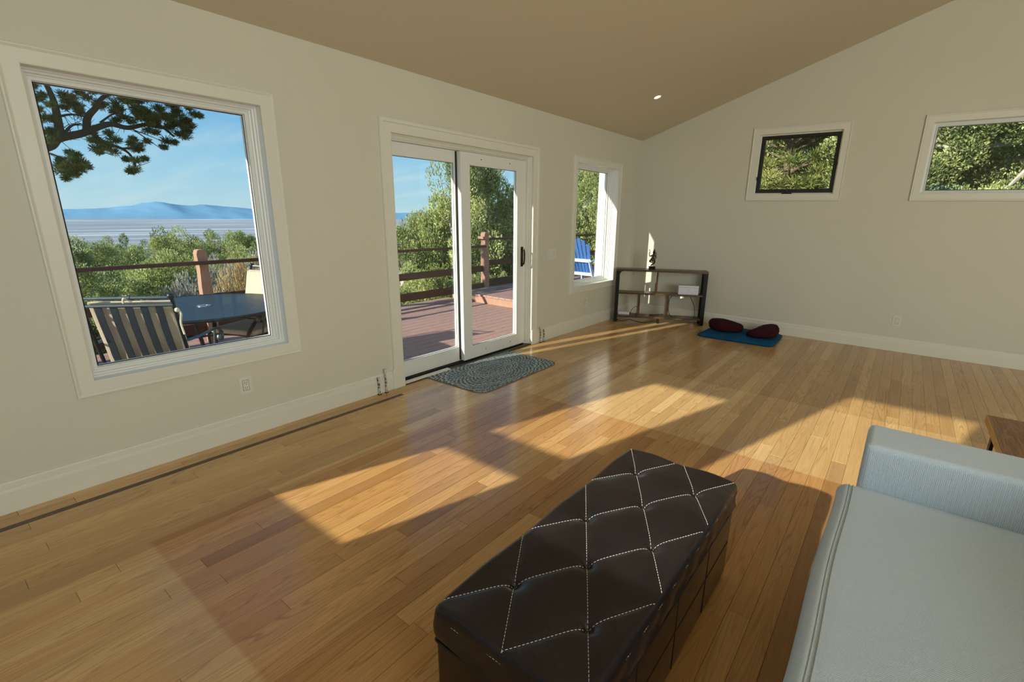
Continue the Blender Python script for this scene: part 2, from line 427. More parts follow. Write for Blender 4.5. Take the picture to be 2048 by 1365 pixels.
def wall(name, T, u0, u1, top, openings, thick, mat, extra=()):
    mb = MB()
    us = sorted(set([u0, u1] + [v for o in openings for v in o[:2]] + list(extra)))
    for a, b in zip(us, us[1:]):
        m = (a+b)/2; z = 0.0
        ops = sorted([(o[2], o[3]) for o in openings if o[0] <= m <= o[1]])
        spans = []
        for w0, w1 in ops:
            if w0 > z: spans.append((z, w0))
            z = w1
        for w0, w1 in spans: mb.box(a, b, w0, w1, -thick, 0, T=lambda x, y, zz: T(x, y, zz))
        ta, tb = top(a), top(b)
        vs = [T(a, z, -thick), T(b, z, -thick), T(b, z, 0), T(a, z, 0), T(a, ta, -thick), T(b, tb, -thick), T(b, tb, 0), T(a, ta, 0)]
        mb.add(vs, [(0, 1, 2, 3), (4, 7, 6, 5), (0, 4, 5, 1), (1, 5, 6, 2), (2, 6, 7, 3), (3, 7, 4, 0)])
    o = mb.build(name, mat); return o

W1 = (.525, 1.560, .575, 2.088)          # openings u0,u1,w0,w1
DR = (2.504, 4.319, 0.0, 2.064)
W3 = (5.189, 6.238, .573, 2.087)
W4 = (1.612, 2.522, 1.775, 2.493)
W5 = (3.336, 4.90, 1.775, 2.493)
RA1 = (.215, .862, .95, 1.385); RA2 = (.18, .845, 1.525, 2.285); RB = (1.41, 2.28, 1.45, 2.62); RC = (3.50, 4.16, 1.60, 2.32)

wl = wall('wall_left', TL, YR-.05, D+.2, lambda u: 2.527, [W1, DR, W3], WT, M['wall'])
tag(wl, 'long white plaster wall with big window and sliding door', 'wall', kind='structure')
wb = wall('wall_back', TB, 0, XR, ceil_z, [W4, W5], .15, M['wall'], extra=(4.6,))
tag(wb, 'far plaster gable wall with two small high windows', 'wall', kind='structure')
wr = wall('wall_rear', TR, 0, XR, ceil_z, [RA1, RA2, RB, RC], .04, M['wall'], extra=(4.6,))
tag(wr, 'rear plaster wall behind the camera with sunny windows', 'wall', kind='structure')
mb = MB(); mb.box(XR, XR+.15, YR-.04, D+.15, 0, ceil_z(XR)); 
tag(mb.build('wall_right', M['wall']), 'right plaster wall beyond the sofa', 'wall', kind='structure')

# ceiling slabs (pitched) and roof above with eave
mb = MB()
ec = -.50
def slab(mb, xa, xb, y0, y1, za, zb, t):
    vs = [(xa, y0, za), (xb, y0, zb), (xb, y1, zb), (xa, y1, za), (xa, y0, za+t), (xb, y0, zb+t), (xb, y1, zb+t), (xa, y1, za+t)]
    mb.add(vs, [(0, 3, 2, 1), (4, 5, 6, 7), (0, 1, 5, 4), (1, 2, 6, 5), (2, 3, 7, 6), (3, 0, 4, 7)])
e_ = .0
slab(mb, -.0, 4.6, YR-.04, D+.15, ceil_z(0), ceil_z(4.6), .06)
slab(mb, 4.6, XR+.15, YR-.04, D+.15, ceil_z(4.6), ceil_z(XR+.15), .06)
tag(mb.build('ceiling', M['ceiling']), 'sloping vaulted ceiling painted tan', 'ceiling', kind='structure')
mb = MB()
slab(mb, ec, 0, YR-.3, D+.25, 2.527+ec/3, 2.527, .08)
slab(mb, 0, 4.6, YR-.10, D+.25, ceil_z(0)+.062, ceil_z(4.6)+.062, .06)
slab(mb, 4.6, XR+.5, YR-.10, D+.25, ceil_z(4.6)+.062, ceil_z(XR+.5)+.062, .06)
mb.box(ec-.02, ec, YR-.3, D+.25, 2.34, 2.46)
tag(mb.build('trim_1', M['roofing']), 'roof deck and eave overhang outside above the windows', 'roof', kind='structure')
# exterior wing wall sunlit beyond the narrow window
mb = MB(); mb.box(-.71, -.20, D+.03, D+.15, -.1, 1.86); mb.box(-.71, -.20, D+.033, D+.15, 1.865, 2.30)
tag(mb.build('trim_2', M['siding']), 'sunlit cream exterior wing wall outside the narrow window', 'wall', kind='structure')

# unseen exterior block, added to stop sun entering the picture window
mb = MB(); mb.box(-.47, -.20, .02, .30, -.1, 2.36)
tag(mb.build('sun_blocker', M['siding']), 'added unseen cream block keeping sun out of the picture window', 'wall', kind='structure')

# ------------------------------------------------------------------ floor: board by board
rng = random.Random(11)
fl = MB(); fl.box(0, XR, YR, D, -.05, -.012)
floor = fl.build('floor', M['subfloor']); tag(floor, 'oak strip floor of long honey coloured boards', 'floor', kind='structure')
def board_mesh(x0, x1, y0, y1, z=0.0, g=.0005):
    c = .0010
    mb = MB()
    lo = [(x0+g, y0+g), (x1-g, y0+g), (x1-g, y1-g), (x0+g, y1-g)]
    hi = [(x0+g+c, y0+g+c), (x1-g-c, y0+g+c), (x1-g-c, y1-g-c), (x0+g+c, y1-g-c)]
    mb.v = [(a, b, z-.011) for a, b in lo] + [(a, b, z-c*.8) for a, b in lo] + [(a, b, z) for a, b in hi]
    mb.f = [(8, 9, 10, 11)]
    for i in range(4):
        j = (i+1) % 4
        mb.f += [(i, j, 4+j, 4+i), (4+i, 4+j, 8+j, 8+i)]
    return mb
def in_view(x, y):
    d = Vector((x-CX, y, -CZ)); z = d.dot(fw)
    if z <= .2: return False
    px = PPX+F_PX*d.dot(rt)/z; py = PPY-F_PX*d.dot(up)/z
    return -30 < px < 2078 and -30 < py < 1400
boards = []
xs = [(0.0, .075), (.075, .155)] + [(.195+.083*k, .195+.083*(k+1)) for k in range(94)]
for (x0, x1) in xs:
    y = YR + rng.uniform(-1.0, 0)
    while y < D:
        L = rng.choice([.55, .75, 1.0, 1.3, 1.7, 2.1, 2.4])*rng.uniform(.85, 1.15)
        y1 = min(y+L, D-.012)
        ya = max(y, YR)
        if y1-ya > .02: boards.append((x0, min(x1, XR), ya, y1, rng.random()))
        y += L
def bkey(b):
    vis = any(in_view(b[0], b[2]+(b[3]-b[2])*t) for t in (0, .25, .5, .75, 1))
    if not vis: return (1, 0)
    xm = (b[0]+b[1])/2; ym = min(max(0.3, b[2]), b[3])
    return (0, (xm-CX)**2+ym**2)
boards.sort(key=bkey)
def set_seed(me, vals):
    a = me.attributes.new('seed', 'FLOAT', 'FACE'); a.data.foreach_set('value', vals)
for b in boards[:299]:
    mb = board_mesh(*b[:4]); me = bpy.data.meshes.new('floorboard'); me.from_pydata(mb.v, [], mb.f)
    set_seed(me, [b[4]]*len(mb.f)); me.materials.append(M['oak'])
    o = bpy.data.objects.new('floorboard', me); COL.objects.link(o); o.parent = floor
rest = MB(); sv = []
for b in boards[299:]:
    mb = board_mesh(*b[:4]); rest.add(mb.v, mb.f); sv += [b[4]]*len(mb.f)
me = bpy.data.meshes.new('far_floorboards'); me.from_pydata(rest.v, [], rest.f); set_seed(me, sv); me.materials.append(M['oak'])
o = bpy.data.objects.new('far_floorboards', me); COL.objects.link(o); o.parent = floor; o['kind'] = 'stuff'
mb = MB(); mb.box(.1556, .1944, YR, 2.36, -.011, -.0002)
o = mb.build('inlay_strip', M['inlay'], floor); o['label'] = 'dark inlaid strip running along the left wall'
mb = MB(); mb.box(.1556, .1944, 2.36, D-.012, -.011, -.0002)
me = mb.build('border_board', M['oak'], floor); set_seed(me.data, [.2]*len(me.data.polygons))

# ------------------------------------------------------------------ baseboards
BB = [(0, .0), (.020, 0), (.020, .108), (.0165, .112), (.0165, .116), (.0145, .120), (.0145, .150), (.009, .158), (0, .158)]
def baseboard(mb, T, a, b):
    la = [T(a, z, n) for n, z in BB]; lb = [T(b, z, n) for n, z in BB]
    mb.loft([la, lb])
mb = MB(); baseboard(mb, TL, YR, 2.386); baseboard(mb, TL, 4.425, D)
tag(mb.build('baseboard_left', M['trim']), 'tall white baseboard along the long left wall', 'baseboard', kind='structure')
mb = MB(); baseboard(mb, TB, .02, XR)
tag(mb.build('baseboard_back', M['trim']), 'tall white baseboard along the far wall', 'baseboard', kind='structure')

# ------------------------------------------------------------------ windows and casings
def rect_loop(T, r, off, n, bottom=None):
    u0, u1, w0, w1 = r[0]-off, r[1]+off, r[2]-off, r[3]+off
    if bottom is not None: w0 = bottom
    return [T(u0, w0, n), T(u0, w1, n), T(u1, w1, n), T(u1, w0, n)]
def ring(mb, T, r, prof, bottom=None):
    """mitred ring (closed profile) around rectangle r; prof = [(offset, n)]"""
    loops = [rect_loop(T, r, o, n, bottom) for o, n in prof]
    if bottom is None: mb.loft(loops, True, False, ring=True)
    else:
        mb.loft(loops, False, False, ring=True)
        b = len(mb.v)-4*len(loops); k = len(loops)
        mb.f.append(tuple(b+4*i for i in range(k))); mb.f.append(tuple(b+4*i+3 for i in reversed(range(k))))
CAS = [(-.004, 0), (-.004, .016), (.0, .019), (.056, .019), (.059, .016), (.062, .019), (.069, .024), (.074, .024), (.077, .018), (.077, 0)]
def window(name, T, r, label, depth, steps, sash_mat, glass_r, gd, outer=CAS):
    root = empty(name); tag(root, label, 'window', kind='structure')
    mb = MB(); ring(mb, T, r, outer); mb.build('casing', M['trim'], root)
    # stepped frame inside the opening: list of (inset, n)
    mb = MB()
    prof = [(0.0, .0)] + [(-i, n) for i, n in steps] + [(0.0, steps[-1][1])]
    ring(mb, T, r, prof); mb.build('frame', M['vinyl'] if sash_mat is None else M['trim'], root)
    g = glass_r
    rr = (r[0]+steps[-1][0], r[1]-steps[-1][0], r[2]+steps[-1][0], r[3]-steps[-1][0])
    # sash between frame and glass
    sm = sash_mat or M['vinyl']
    mb = MB(); U = [(0, 0)]
    a = [T(rr[0], rr[2], gd+.035), T(rr[0], rr[3], gd+.035), T(rr[1], rr[3], gd+.035), T(rr[1], rr[2], gd+.035)]
    def L4(q, n): return [T(q[0], q[2], n), T(q[0], q[3], n), T(q[1], q[3], n), T(q[1], q[2], n)]
    gi = (g[0]-.006, g[1]+.006, g[2]-.006, g[3]+.006)
    mb.loft([L4(rr, gd-.02), L4(rr, gd+.03), L4(gi, gd+.03), L4(gi, gd+.012), L4(g, gd+.008), L4(g, gd-.02)], True, False, ring=True)
    mb.build('sash', sm, root)
    mb = MB(); mb.loft([L4(gi, gd+.0085), L4(gi, gd+.0105), L4((g[0]+.003, g[1]-.003, g[2]+.003, g[3]-.003), gd+.0085)], True, False, ring=True)
    mb.build('gasket', M['gasket'], root)
    mb = MB(); mb.box(g[0]-.004, g[1]+.004, g[2]-.004, g[3]+.004, gd-.003, gd+.003, T=T)
    mb.build('glass_pane', M['glass'], root)
    return root
steps = [(.004, -.050), (.012, -.054), (.012, -.066), (.022, -.070), (.022, -.088), (.032, -.092), (.032, -.19)]
w1 = window('window_1', TL, W1, 'large picture window with view of valley, deck chair and pine branch', .2, steps, None, (.578, 1.502, .624, 2.034), -.13)
w3 = window('window_2', TL, W3, 'tall narrow window beside the corner with blue chairs outside', .2, steps, None, (5.245, 6.182, .628, 2.030), -.15)
w4 = window('window_3', TB, W4, 'small high window with dark bronze sash and crank handle', .15, [(.004, -.028), (.018, -.032), (.018, -.14)], M['dark_sash'], (1.672, 2.462, 1.838, 2.436), -.07)
w5 = window('window_4', TB, W5, 'wide high window at right with pale frame and juniper outside', .15, [(.004, -.04), (.014, -.044), (.03, -.05), (.03, -.14)], None, (3.380, 4.856, 1.812, 2.448), -.07)
# crank of the awning window
mb = MB(); cyy = D
mb.box(2.01-.055, 2.01+.055, D+.002, D+.034, 1.778, 1.797)
mb.tube([(2.01, D+.01, 1.797), (2.01, D+.005, 1.815), (2.0, D-.008, 1.865)], .006, 6)
mb.sphere((2.0, D-.008, 1.868), .009, nu=8, nv=5)
mb.build('crank_handle', M['dark_sash'], w4)
mb = MB(); mb.box(1.628, 1.638, D+.020, D+.036, 1.95, 1.99); mb.box(2.497, 2.507, D+.020, D+.036, 2.10, 2.14); mb.build('sash_lock', M['dark_sash'], w4)
# rear windows (behind the camera)
for i, (r, nm) in enumerate(((RA1, 'lower left rear window'), (RA2, 'upper left rear window'), (RB, 'middle rear window'), (RC, 'right rear window'))):
    root = empty('window_%d' % (5+i)); tag(root, nm+' behind the camera letting the sun in', 'window', kind='structure')
    mb = MB(); ring(mb, TR, r, CAS if i != 0 else CAS); mb.build('casing', M['trim'], root)
    mb = MB(); mb.box(r[0], r[1], r[2], r[3], -.022, -.018, T=TR); mb.build('glass_pane', M['glass'], root)

# ------------------------------------------------------------------ sliding door
door = empty('door_1'); tag(door, 'white sliding patio door with two tall glass panels', 'door', kind='structure')
DC = [(-.004, 0), (-.004, .018), (.004, .021), (.062, .021), (.064, .018), (.070, .026), (.094, .026), (.099, .018), (.099, 0)]
mb = MB(); ring(mb, TL, (DR[0], DR[1], 0, DR[3]), DC, bottom=.172); mb.build('casing', M['trim'], door)
for a, b in ((2.388, 2.504), (4.319, 4.424)):
    mb = MB(); mb.box(a-.002, b+.002, 0, .172, 0, .030, T=TL); mb.build('plinth_block', M['trim'], door, bevel=.003)
mb = MB(); ring(mb, TL, DR, [(0, 0), (-.004, -.02), (-.012, -.024), (-.012, -.036), (-.022, -.040), (-.022, -.045), (-.034, -.048), (-.034, -.062), (-.045, -.066), (-.045, -.19), (0, -.19)], bottom=0)
mb.build('frame', M['trim'], door)
mb = MB(); mb.box(-.20, .012, DR[0], DR[1], -.008, .010); mb.box(-.075, -.068, DR[0]+.02, DR[1]-.02, .010, .024); mb.box(-.128, -.121, DR[0]+.02, DR[1]-.02, .010, .024)
mb.build('threshold', M['threshold'], door)
mb = MB(); mb.box(-.03, .016, DR[0]+.002, 3.05, .010, .020); mb.build('sill_strip', M['trim'], door)
def panel(nm, u0, u1, w0, w1, g, n1, n0, label):
    o = MB(); r = (g[0], g[1], g[2], g[3])
    def L4(q, n): return [TL(q[0], q[2], n), TL(q[0], q[3], n), TL(q[1], q[3], n), TL(q[1], q[2], n)]
    q = (u0, u1, w0, w1); gi = (g[0]-.004, g[1]+.004, g[2]-.004, g[3]+.004); nm_ = (n0+n1)/2
    o.loft([L4(q, n0), L4(q, n1), L4(gi, n1), L4(gi, n1-.008), L4(g, n1-.010), L4(g, nm_+.006), L4(g, nm_-.006), L4(g, n0)], True, False, ring=True)
    p = o.build(nm, M['vinyl'], door); p['label'] = label
    s = MB(); s.loft([L4(gi, nm_+.0045), L4(gi, nm_+.0065), L4((g[0]+.004, g[1]-.004, g[2]+.004, g[3]-.004), nm_+.0045)], True, False, ring=True); s.build('gasket', M['gasket'], p)
    s = MB(); s.box(g[0]-.003, g[1]+.003, g[2]-.003, g[3]+.003, nm_-.003, nm_+.003, T=TL); s.build('glass_pane', M['glass'], p)
    return p
pf = panel('fixed_panel', 2.545, 3.36, .022, 2.017, (2.604, 3.277, .168, 1.912), -.105, -.150, 'left fixed glass panel set further out')
ps = panel('sliding_panel', 3.305, 4.262, .026, 2.014, (3.428, 4.122, .156, 1.902), -.052, -.098, 'right sliding glass panel with dark handle')
mb = MB(); mb.box(-.1035, -.0990, 3.286, 3.304, .03, 2.012); mb.build('weather_strip', M['gasket'], door)
mb = MB()
mb.box(-.0515, -.046, 4.192, 4.228, .91, 1.125)
mb.tube(bez([(-.047, 4.21, 1.10), (-.020, 4.21, 1.095), (-.012, 4.21, 1.03), (-.020, 4.21, .945), (-.047, 4.21, .935)], 8), .0085, 8)
mb.tube([(-.047, 4.202, 1.03), (-.030, 4.190, 1.032)], .006, 6)
mb.build('door_handle', M['bronze'], ps, smooth=True)
mb = MB()
for (u, w) in ((3.58, 1.965), (4.0, 1.965), (3.62, .085), (4.02, .085)):
    mb.tube([(-.0525, u, w), (-.0505, u, w)], .006, 8)
mb.build('screw_hole', M['slot'], ps)

# ------------------------------------------------------------------ electrical plates
def outlet(name, T, uc, wc, label, w=.080, h=.118):
    root = empty(name, T(uc, wc, 0)); tag(root, label, 'outlet')
    def TT(a, b, c):
        p = Vector(T(uc+a, wc+b, c))-Vector(T(uc, wc, 0)); return tuple(p)
    mb = MB(); mb.box(-w/2, w/2, -h/2, h/2, 0.0005, .006, T=TT); mb.build('cover_plate', M['plate'], root, bevel=.002)
    rec = MB(); rec.box(-.0175, .0175, -.034, .034, .006, .0085, T=TT); ro = rec.build('receptacle', M['plate'], root, bevel=.001)
    rim = MB(); ring(rim, TT, (-.0180, .0180, -.0345, .0345), [(0, .006), (0, .0072), (.0014, .0072), (.0014, .006)]); rim.build('shadow_gap', M['slot'], ro)
    s = MB()
    for c in (.019, -.017):
        s.box(-.0080, -.0055, c-.005, c+.005, .0082, .0088, T=TT); s.box(.0055, .0080, c-.004, c+.004, .0082, .0088, T=TT)
        s.tube([TT(0, c-.0115, .0082), TT(0, c-.0115, .0088)], .0027, 8)
    s.build('socket_slot', M['slot'], ro)
    return root
outlet('wall_outlet', TL, 1.252, .349, 'ivory double wall outlet below the big picture window')
outlet('wall_outlet', TL, 5.52, .345, 'ivory wall outlet below the narrow corner window', .078, .118)
outlet('wall_outlet', TB, 3.388, .357, 'pale double wall outlet on the far wall right of the cushions')
sw = empty('light_switch', (0, 4.713, 1.026)); tag(sw, 'ivory triple light switch plate between sliding door and narrow window', 'light switch')
mb = MB(); mb.box(.0005, .006, -.082, .082, -.060, .060); mb.build('cover_plate', M['plate'], sw, bevel=.002)
for k in (-1, 0, 1):
    mb = MB(); mb.box(.006, .0095, k*.046-.0165, k*.046+.0165, -.033, .033); ro = mb.build('rocker', M['plate'], sw, bevel=.0015)
    rim = MB(); TT = lambda a, b, c: (c, a+0, b)
    ring(rim, TT, (k*.046-.0168, k*.046+.0168, -.0333, .0333), [(0, .006), (0, .0068), (.0012, .0068), (.0012, .006)]); rim.build('shadow_gap', M['greyplastic'], ro)

# ------------------------------------------------------------------ cut pipe stubs of the old radiators
def rusty():
    m, nt, p = base('rust_specked_pipe_paint')
    tc = nt.n('TexCoord').outputs['Object']
    n = nt.n('TexNoise', {'Vector': tc, 'Scale': 38.0, 'Detail': 4.0}).outputs[0]
    setc(nt, p, 'Base Color', nt.ramp(n, [(.49, (.66, .64, .57)), (.56, (.10, .055, .03))])); p.inputs['Roughness'].default_value = .6
    return m
M['pipe'] = rusty()
for (x, y, h, r, lab) in ((.034, 2.235, .145, .0115, 'short pipe stub left of the sliding door, farther from it'),
                          (.040, 2.300, .205, .0095, 'tall rusty pipe stub beside the left door plinth'),
                          (.040, 4.470, .185, .0095, 'tall rusty pipe stub right of the sliding door'),
                          (.040, 4.540, .148, .0105, 'short pipe stub right of the door, nearer the corner')):
    root = empty('pipe_stub', (x, y, 0)); tag(root, lab, 'pipe', group='cut radiator pipe stubs at the baseboard')
    mb = MB(); mb.tube([(0, 0, .001), (0, 0, h-.018), (0, 0, h)], [r*.75, r*.75, r*.75], 12); mb.build('pipe', M['pipe'], root, smooth=True)
    mb = MB(); mb.tube([(0, 0, h-.035), (0, 0, h-.034), (0, 0, h+.002), (0, 0, h+.004)], [r*.8, r, r, r*.6], 12); mb.build('cap', M['pipe'], root, smooth=True)
    mb = MB(); mb.tube([(0, 0, .0005), (0, 0, .004)], [r*1.7, r*1.2], 14); mb.build('floor_collar', M['slot'], root)

# ------------------------------------------------------------------ recessed ceiling light
cd = Vector((.775, 5.606, ceil_z(.775)))
root = empty('recessed_light', cd); tag(root, 'small round recessed light glowing in the sloping ceiling', 'ceiling light')
root.rotation_euler = (0, -math.atan(1/3), 0)
mb = MB(); n = 20
prof = [(.050, -.0005), (.050, -.004), (.040, -.006), (.036, .0), (.036, -.0005)]
mb.loft([[(r*math.cos(2*PI*k/n), r*math.sin(2*PI*k/n), z) for k in range(n)] for r, z in prof[:4]], True, False); mb.build('trim_ring', M['ceiling'], root, smooth=True)
mb = MB(); mb.loft([[(r*math.cos(2*PI*k/n), r*math.sin(2*PI*k/n), z) for k in range(n)] for r, z in ((.037, -.0012), (.037, -.0030), (.02, -.0045))]); mb.build('lens', M['lamp_glow'], root)

# ------------------------------------------------------------------ doormat
def rounded_rect(hx, hy, r, n=6):
    pts = []
    for cx, cy, a0 in ((hx-r, hy-r, 0), (-hx+r, hy-r, PI/2), (-hx+r, -hy+r, PI), (hx-r, -hy+r, 1.5*PI)):
        for k in range(n+1):
            a = a0+PI/2*k/n; pts.append((cx+r*math.cos(a), cy+r*math.sin(a)))
    return pts
mroot = empty('doormat', (.305, 3.345, 0), math.radians(1.0)); tag(mroot, 'blue grey oval patterned doormat in front of the sliding door', 'doormat')
pr = rounded_rect(.378, .575, .10)
mb = MB(); mb.loft([[(x, y, .001) for x, y in pr], [(x*1.002, y*1.002, .006) for x, y in pr], [(x*.985, y*.99, .009) for x, y in pr]]); mb.build('mat_pile', M['rug'], mroot)
mb = MB(); mb.tube([(x*1.008, y*1.005, .0045) for x, y in pr+pr[:1]], .0035, 6, caps=False); mb.build('bound_edge', simple('rug_binding', (.16, .17, .16), .9), mroot)

# ------------------------------------------------------------------ bookshelf across the corner
SA = .490
sh = empty('shelf_unit', (.15, 6.12, 0), SA); tag(sh, 'low open shelf unit of rustic wood and black metal set across the corner', 'shelf unit')
SL, SD = 1.205, .20
def bx(name, parent, mat, *a, bevel=0, label=None, smooth=False):
    m_ = MB(); m_.box(*a); o = m_.build(name, mat, parent, bevel=bevel)
    if label: o['label'] = label
    return o
bx('top_board', sh, M['shelfwood'], -.02, SL+.02, -.01, SD+.01, .728, .757, bevel=.003)
bx('middle_board', sh, M['shelfwood'], .022, SL-.022, 0, SD, .405, .430, bevel=.003)
bx('bottom_board', sh, M['shelfwood'], .022, SL-.022, 0, SD, .070, .095, bevel=.003)
for (x, nm) in ((.55, 'u'),):
    bx('upper_divider', sh, M['shelfwood'], x-.012, x+.012, .02, SD, .430, .728, bevel=.002)
for x in (.32, .715):
    bx('lower_divider', sh, M['shelfwood'], x-.015, x+.015, .005, SD-.005, .095, .405, bevel=.002)
for x0 in (-.020, SL-.030):
    for y0 in (0, SD-.04):
        bx('leg', sh, M['blackmetal'], x0, x0+.050, y0, y0+.040, 0, .728, bevel=.002)
    bx('side_rail', sh, M['blackmetal'], x0+.005, x0+.035, .04, SD-.04, .04, .07, bevel=.002)
bx('centre_foot', sh, M['blackmetal'], SL/2-.018, SL/2+.018, .01, .045, 0, .070, bevel=.002)
for sx, x in ((1, .028), (-1, SL-.028)):       # curved corner brackets
    m_ = MB(); lo = [(x, 0.728), (x+sx*.055, .728)] + [(x+sx*(.055-.055*math.sin(t)), .673+.055*(math.cos(t))) for t in (0, .4, .8, 1.2, PI/2)]
    pts = [(x, .728), (x+sx*.05, .728), (x+sx*.030, .721), (x+sx*.014, .708), (x+sx*.004, .69), (x, .672)]
    m_.loft([[(a, .006, b) for a, b in pts], [(a, .022, b) for a, b in pts]]); m_.build('corner_bracket', M['blackmetal'], sh)

def shelf_pt(x, y, z):
    c, s = math.cos(SA), math.sin(SA); return (.15+x*c-y*s, 6.12+x*s+y*c, z)
# white box with round emblem
bxr = empty('white_box', shelf_pt(.985, .095, .4305), SA); tag(bxr, 'long white box with a faint round emblem on the middle shelf', 'box')
BX, BY, BZ = .135, .075, .125
mb = MB(); mb.box(-BX, BX, -BY, BY, 0, BZ*.78); mb.build('box_body', M['whiteplastic'], bxr, bevel=.002)
mb = MB(); mb.box(-BX-.001, BX+.001, -BY-.001, BY+.001, BZ*.79, BZ); mb.build('lid', M['whiteplastic'], bxr, bevel=.002)
mb = MB()
ang = [2*PI*k/8+PI/8 for k in range(9)]
mb.tube([(.024*math.cos(a), -BY-.0012, .058+.024*math.sin(a)) for a in ang], .0011, 5)
for dx, dz in ((0, 0), (.009, .006), (-.009, .006), (0, -.011), (0, .012)): mb.sphere((dx, -BY-.001, .058+dz), .0018, nu=6, nv=4)
mb.build('emblem', M['greyplastic'], bxr)
# power brick with cable
pb = empty('power_strip', shelf_pt(.125, .10, .0955), SA); tag(pb, 'small white power strip with black cable on the bottom shelf', 'power strip')
mb = MB(); mb.box(-.085, .075, -.025, .025, 0, .040); mb.build('case', M['whiteplastic'], pb, bevel=.004)
mb = MB()
for k in range(3): mb.box(-.06+k*.045, -.035+k*.045, -.016, .016, .0400, .0410)
mb.build('socket', M['greyplastic'], pb)
mb = MB(); mb.box(.075, .092, -.010, .010, .008, .030); mb.tube(bez([(.09, 0, .02), (.105, .0, .07), (.16, .02, .115), (.215, .03, .085), (.20, .04, .035), (.16, .05, .005)], 10), .0035, 6)
mb.build('cord', M['cable'], pb, smooth=True)
cb = MB()
cb.tube(bez([shelf_pt(.775, .02, .404), shelf_pt(.745, .05, .36), shelf_pt(.735, .04, .25), shelf_pt(.75, .04, .15), shelf_pt(.80, .0, .107), shelf_pt(.92, -.012, .094), shelf_pt(1.04, -.008, .085), shelf_pt(1.10, .03, .13), shelf_pt(1.085, .06, .27), shelf_pt(1.02, .05, .404)], 10), .0045, 6)
tag(cb.build('black_cable', M['cable'], smooth=True), 'black cable looping below the white box at the right of the shelf', 'cable')
cb = MB()
cb.tube(bez([shelf_pt(.48, .10, .100), shelf_pt(.58, .12, .108), shelf_pt(.67, .10, .125), shelf_pt(.66, .14, .10)], 8), .004, 6)
tag(cb.build('black_cable', M['cable'], smooth=True), 'short black cable lying on the bottom shelf in the middle bay', 'cable')
cb = MB()
cb.tube(bez([shelf_pt(.03, .08, .02), shelf_pt(.10, .03, .007), shelf_pt(.20, .05, .035), shelf_pt(.30, .03, .012), shelf_pt(.40, .02, .005), shelf_pt(.50, .06, .012), shelf_pt(.56, .10, .030)], 8), .0045, 6)
tag(cb.build('black_cable', M['cable'], smooth=True), 'tangled black cable on the floor under the shelf unit', 'cable')

# dancing figurine
st = empty('figurine', shelf_pt(.470, .10, .7575), SA-.1); tag(st, 'small dark bronze figurine dancing on one leg on top of the shelf', 'figurine')
mb = MB(); n = 18
mb.loft([[(r*math.cos(2*PI*k/n), r*.75*math.sin(2*PI*k/n), z) for k in range(n)] for r, z in ((.048, 0), (.050, .008), (.042, .016), (.046, .024), (.050, .034), (.040, .040))]); mb.build('lotus_base', M['statue'], st, smooth=True)
def skin_fig(name, verts, edges, radii, mat, parent, sub=2):
    me = bpy.data.meshes.new(name); me.from_pydata(verts, edges, [])
    o = bpy.data.objects.new(name, me); COL.objects.link(o)
    md = o.modifiers.new('skin', 'SKIN'); sk = me.skin_vertices[0].data
    for i, r in enumerate(radii): sk[i].radius = (r*1.5, r*1.5)
    sk[0].use_root = True
    s2 = o.modifiers.new('sub', 'SUBSURF'); s2.levels = sub; s2.render_levels = sub
    me.materials.append(mat); o.parent = parent
    return o
# x to the right along the shelf front
V = [(.005, 0, .135), (.000, 0, .165), (.004, 0, .190), (.010, 0, .205), (.012, 0, .222), (.012, 0, .238), (.014, 0, .252),
     (.030, -.004, .120), (.024, 0, .085), (-.010, 0, .062), (-.020, -.006, .043),
     (-.025, -.01, .125), (-.046, -.012, .108), (-.020, -.006, .100), (.002, -.004, .092),
     (-.018, -.004, .188), (-.044, -.008, .178), (-.052, -.01, .205), (-.046, -.01, .240),
     (.032, .0, .186), (.046, -.005, .160), (.030, -.012, .145)]
E = [(0, 1), (1, 2), (2, 3), (3, 4), (4, 5), (5, 6), (0, 7), (7, 8), (8, 9), (9, 10), (0, 11), (11, 12), (12, 13), (13, 14), (2, 15), (15, 16), (16, 17), (17, 18), (2, 19), (19, 20), (20, 21)]
Rr = [.014, .011, .015, .007, .013, .014, .006, .011, .008, .006, .005, .011, .008, .006, .004, .007, .005, .004, .005, .007, .005, .004]
skin_fig('body', V, E, Rr, M['statue'], st)
mb = MB(); mb.tube([(.012, 0, .245), (.013, 0, .258), (.014, 0, .268), (.016, 0, .285)], [.014, .010, .006, .0015], 8)
mb.tube([(-.002, 0, .244), (-.004, 0, .256)], [.004, .001], 6); mb.tube([(.028, 0, .244), (.031, 0, .256)], [.004, .001], 6); mb.build('crown', M['statue'], st, smooth=True)
mb = MB(); mb.tube(bez([(-.050, -.01, .232), (-.044, -.01, .250), (-.054, -.01, .270), (-.060, -.01, .262)], 5), [.004]*15+[.003], 6); mb.build('held_object', M['statue'], st, smooth=True)
mb = MB(); mb.tube(bez([(.034, .002, .232), (.038, .002, .205), (.034, .002, .185)], 5), .006, 6); mb.build('hair_braid', M['statue'], st, smooth=True)
mb = MB(); mb.tube(bez([(.005, -.008, .135), (.0, -.010, .105), (.006, -.008, .085)], 5), [.009]*5+[.005]*6, 6); mb.build('sash_drape', M['statue'], st, smooth=True)

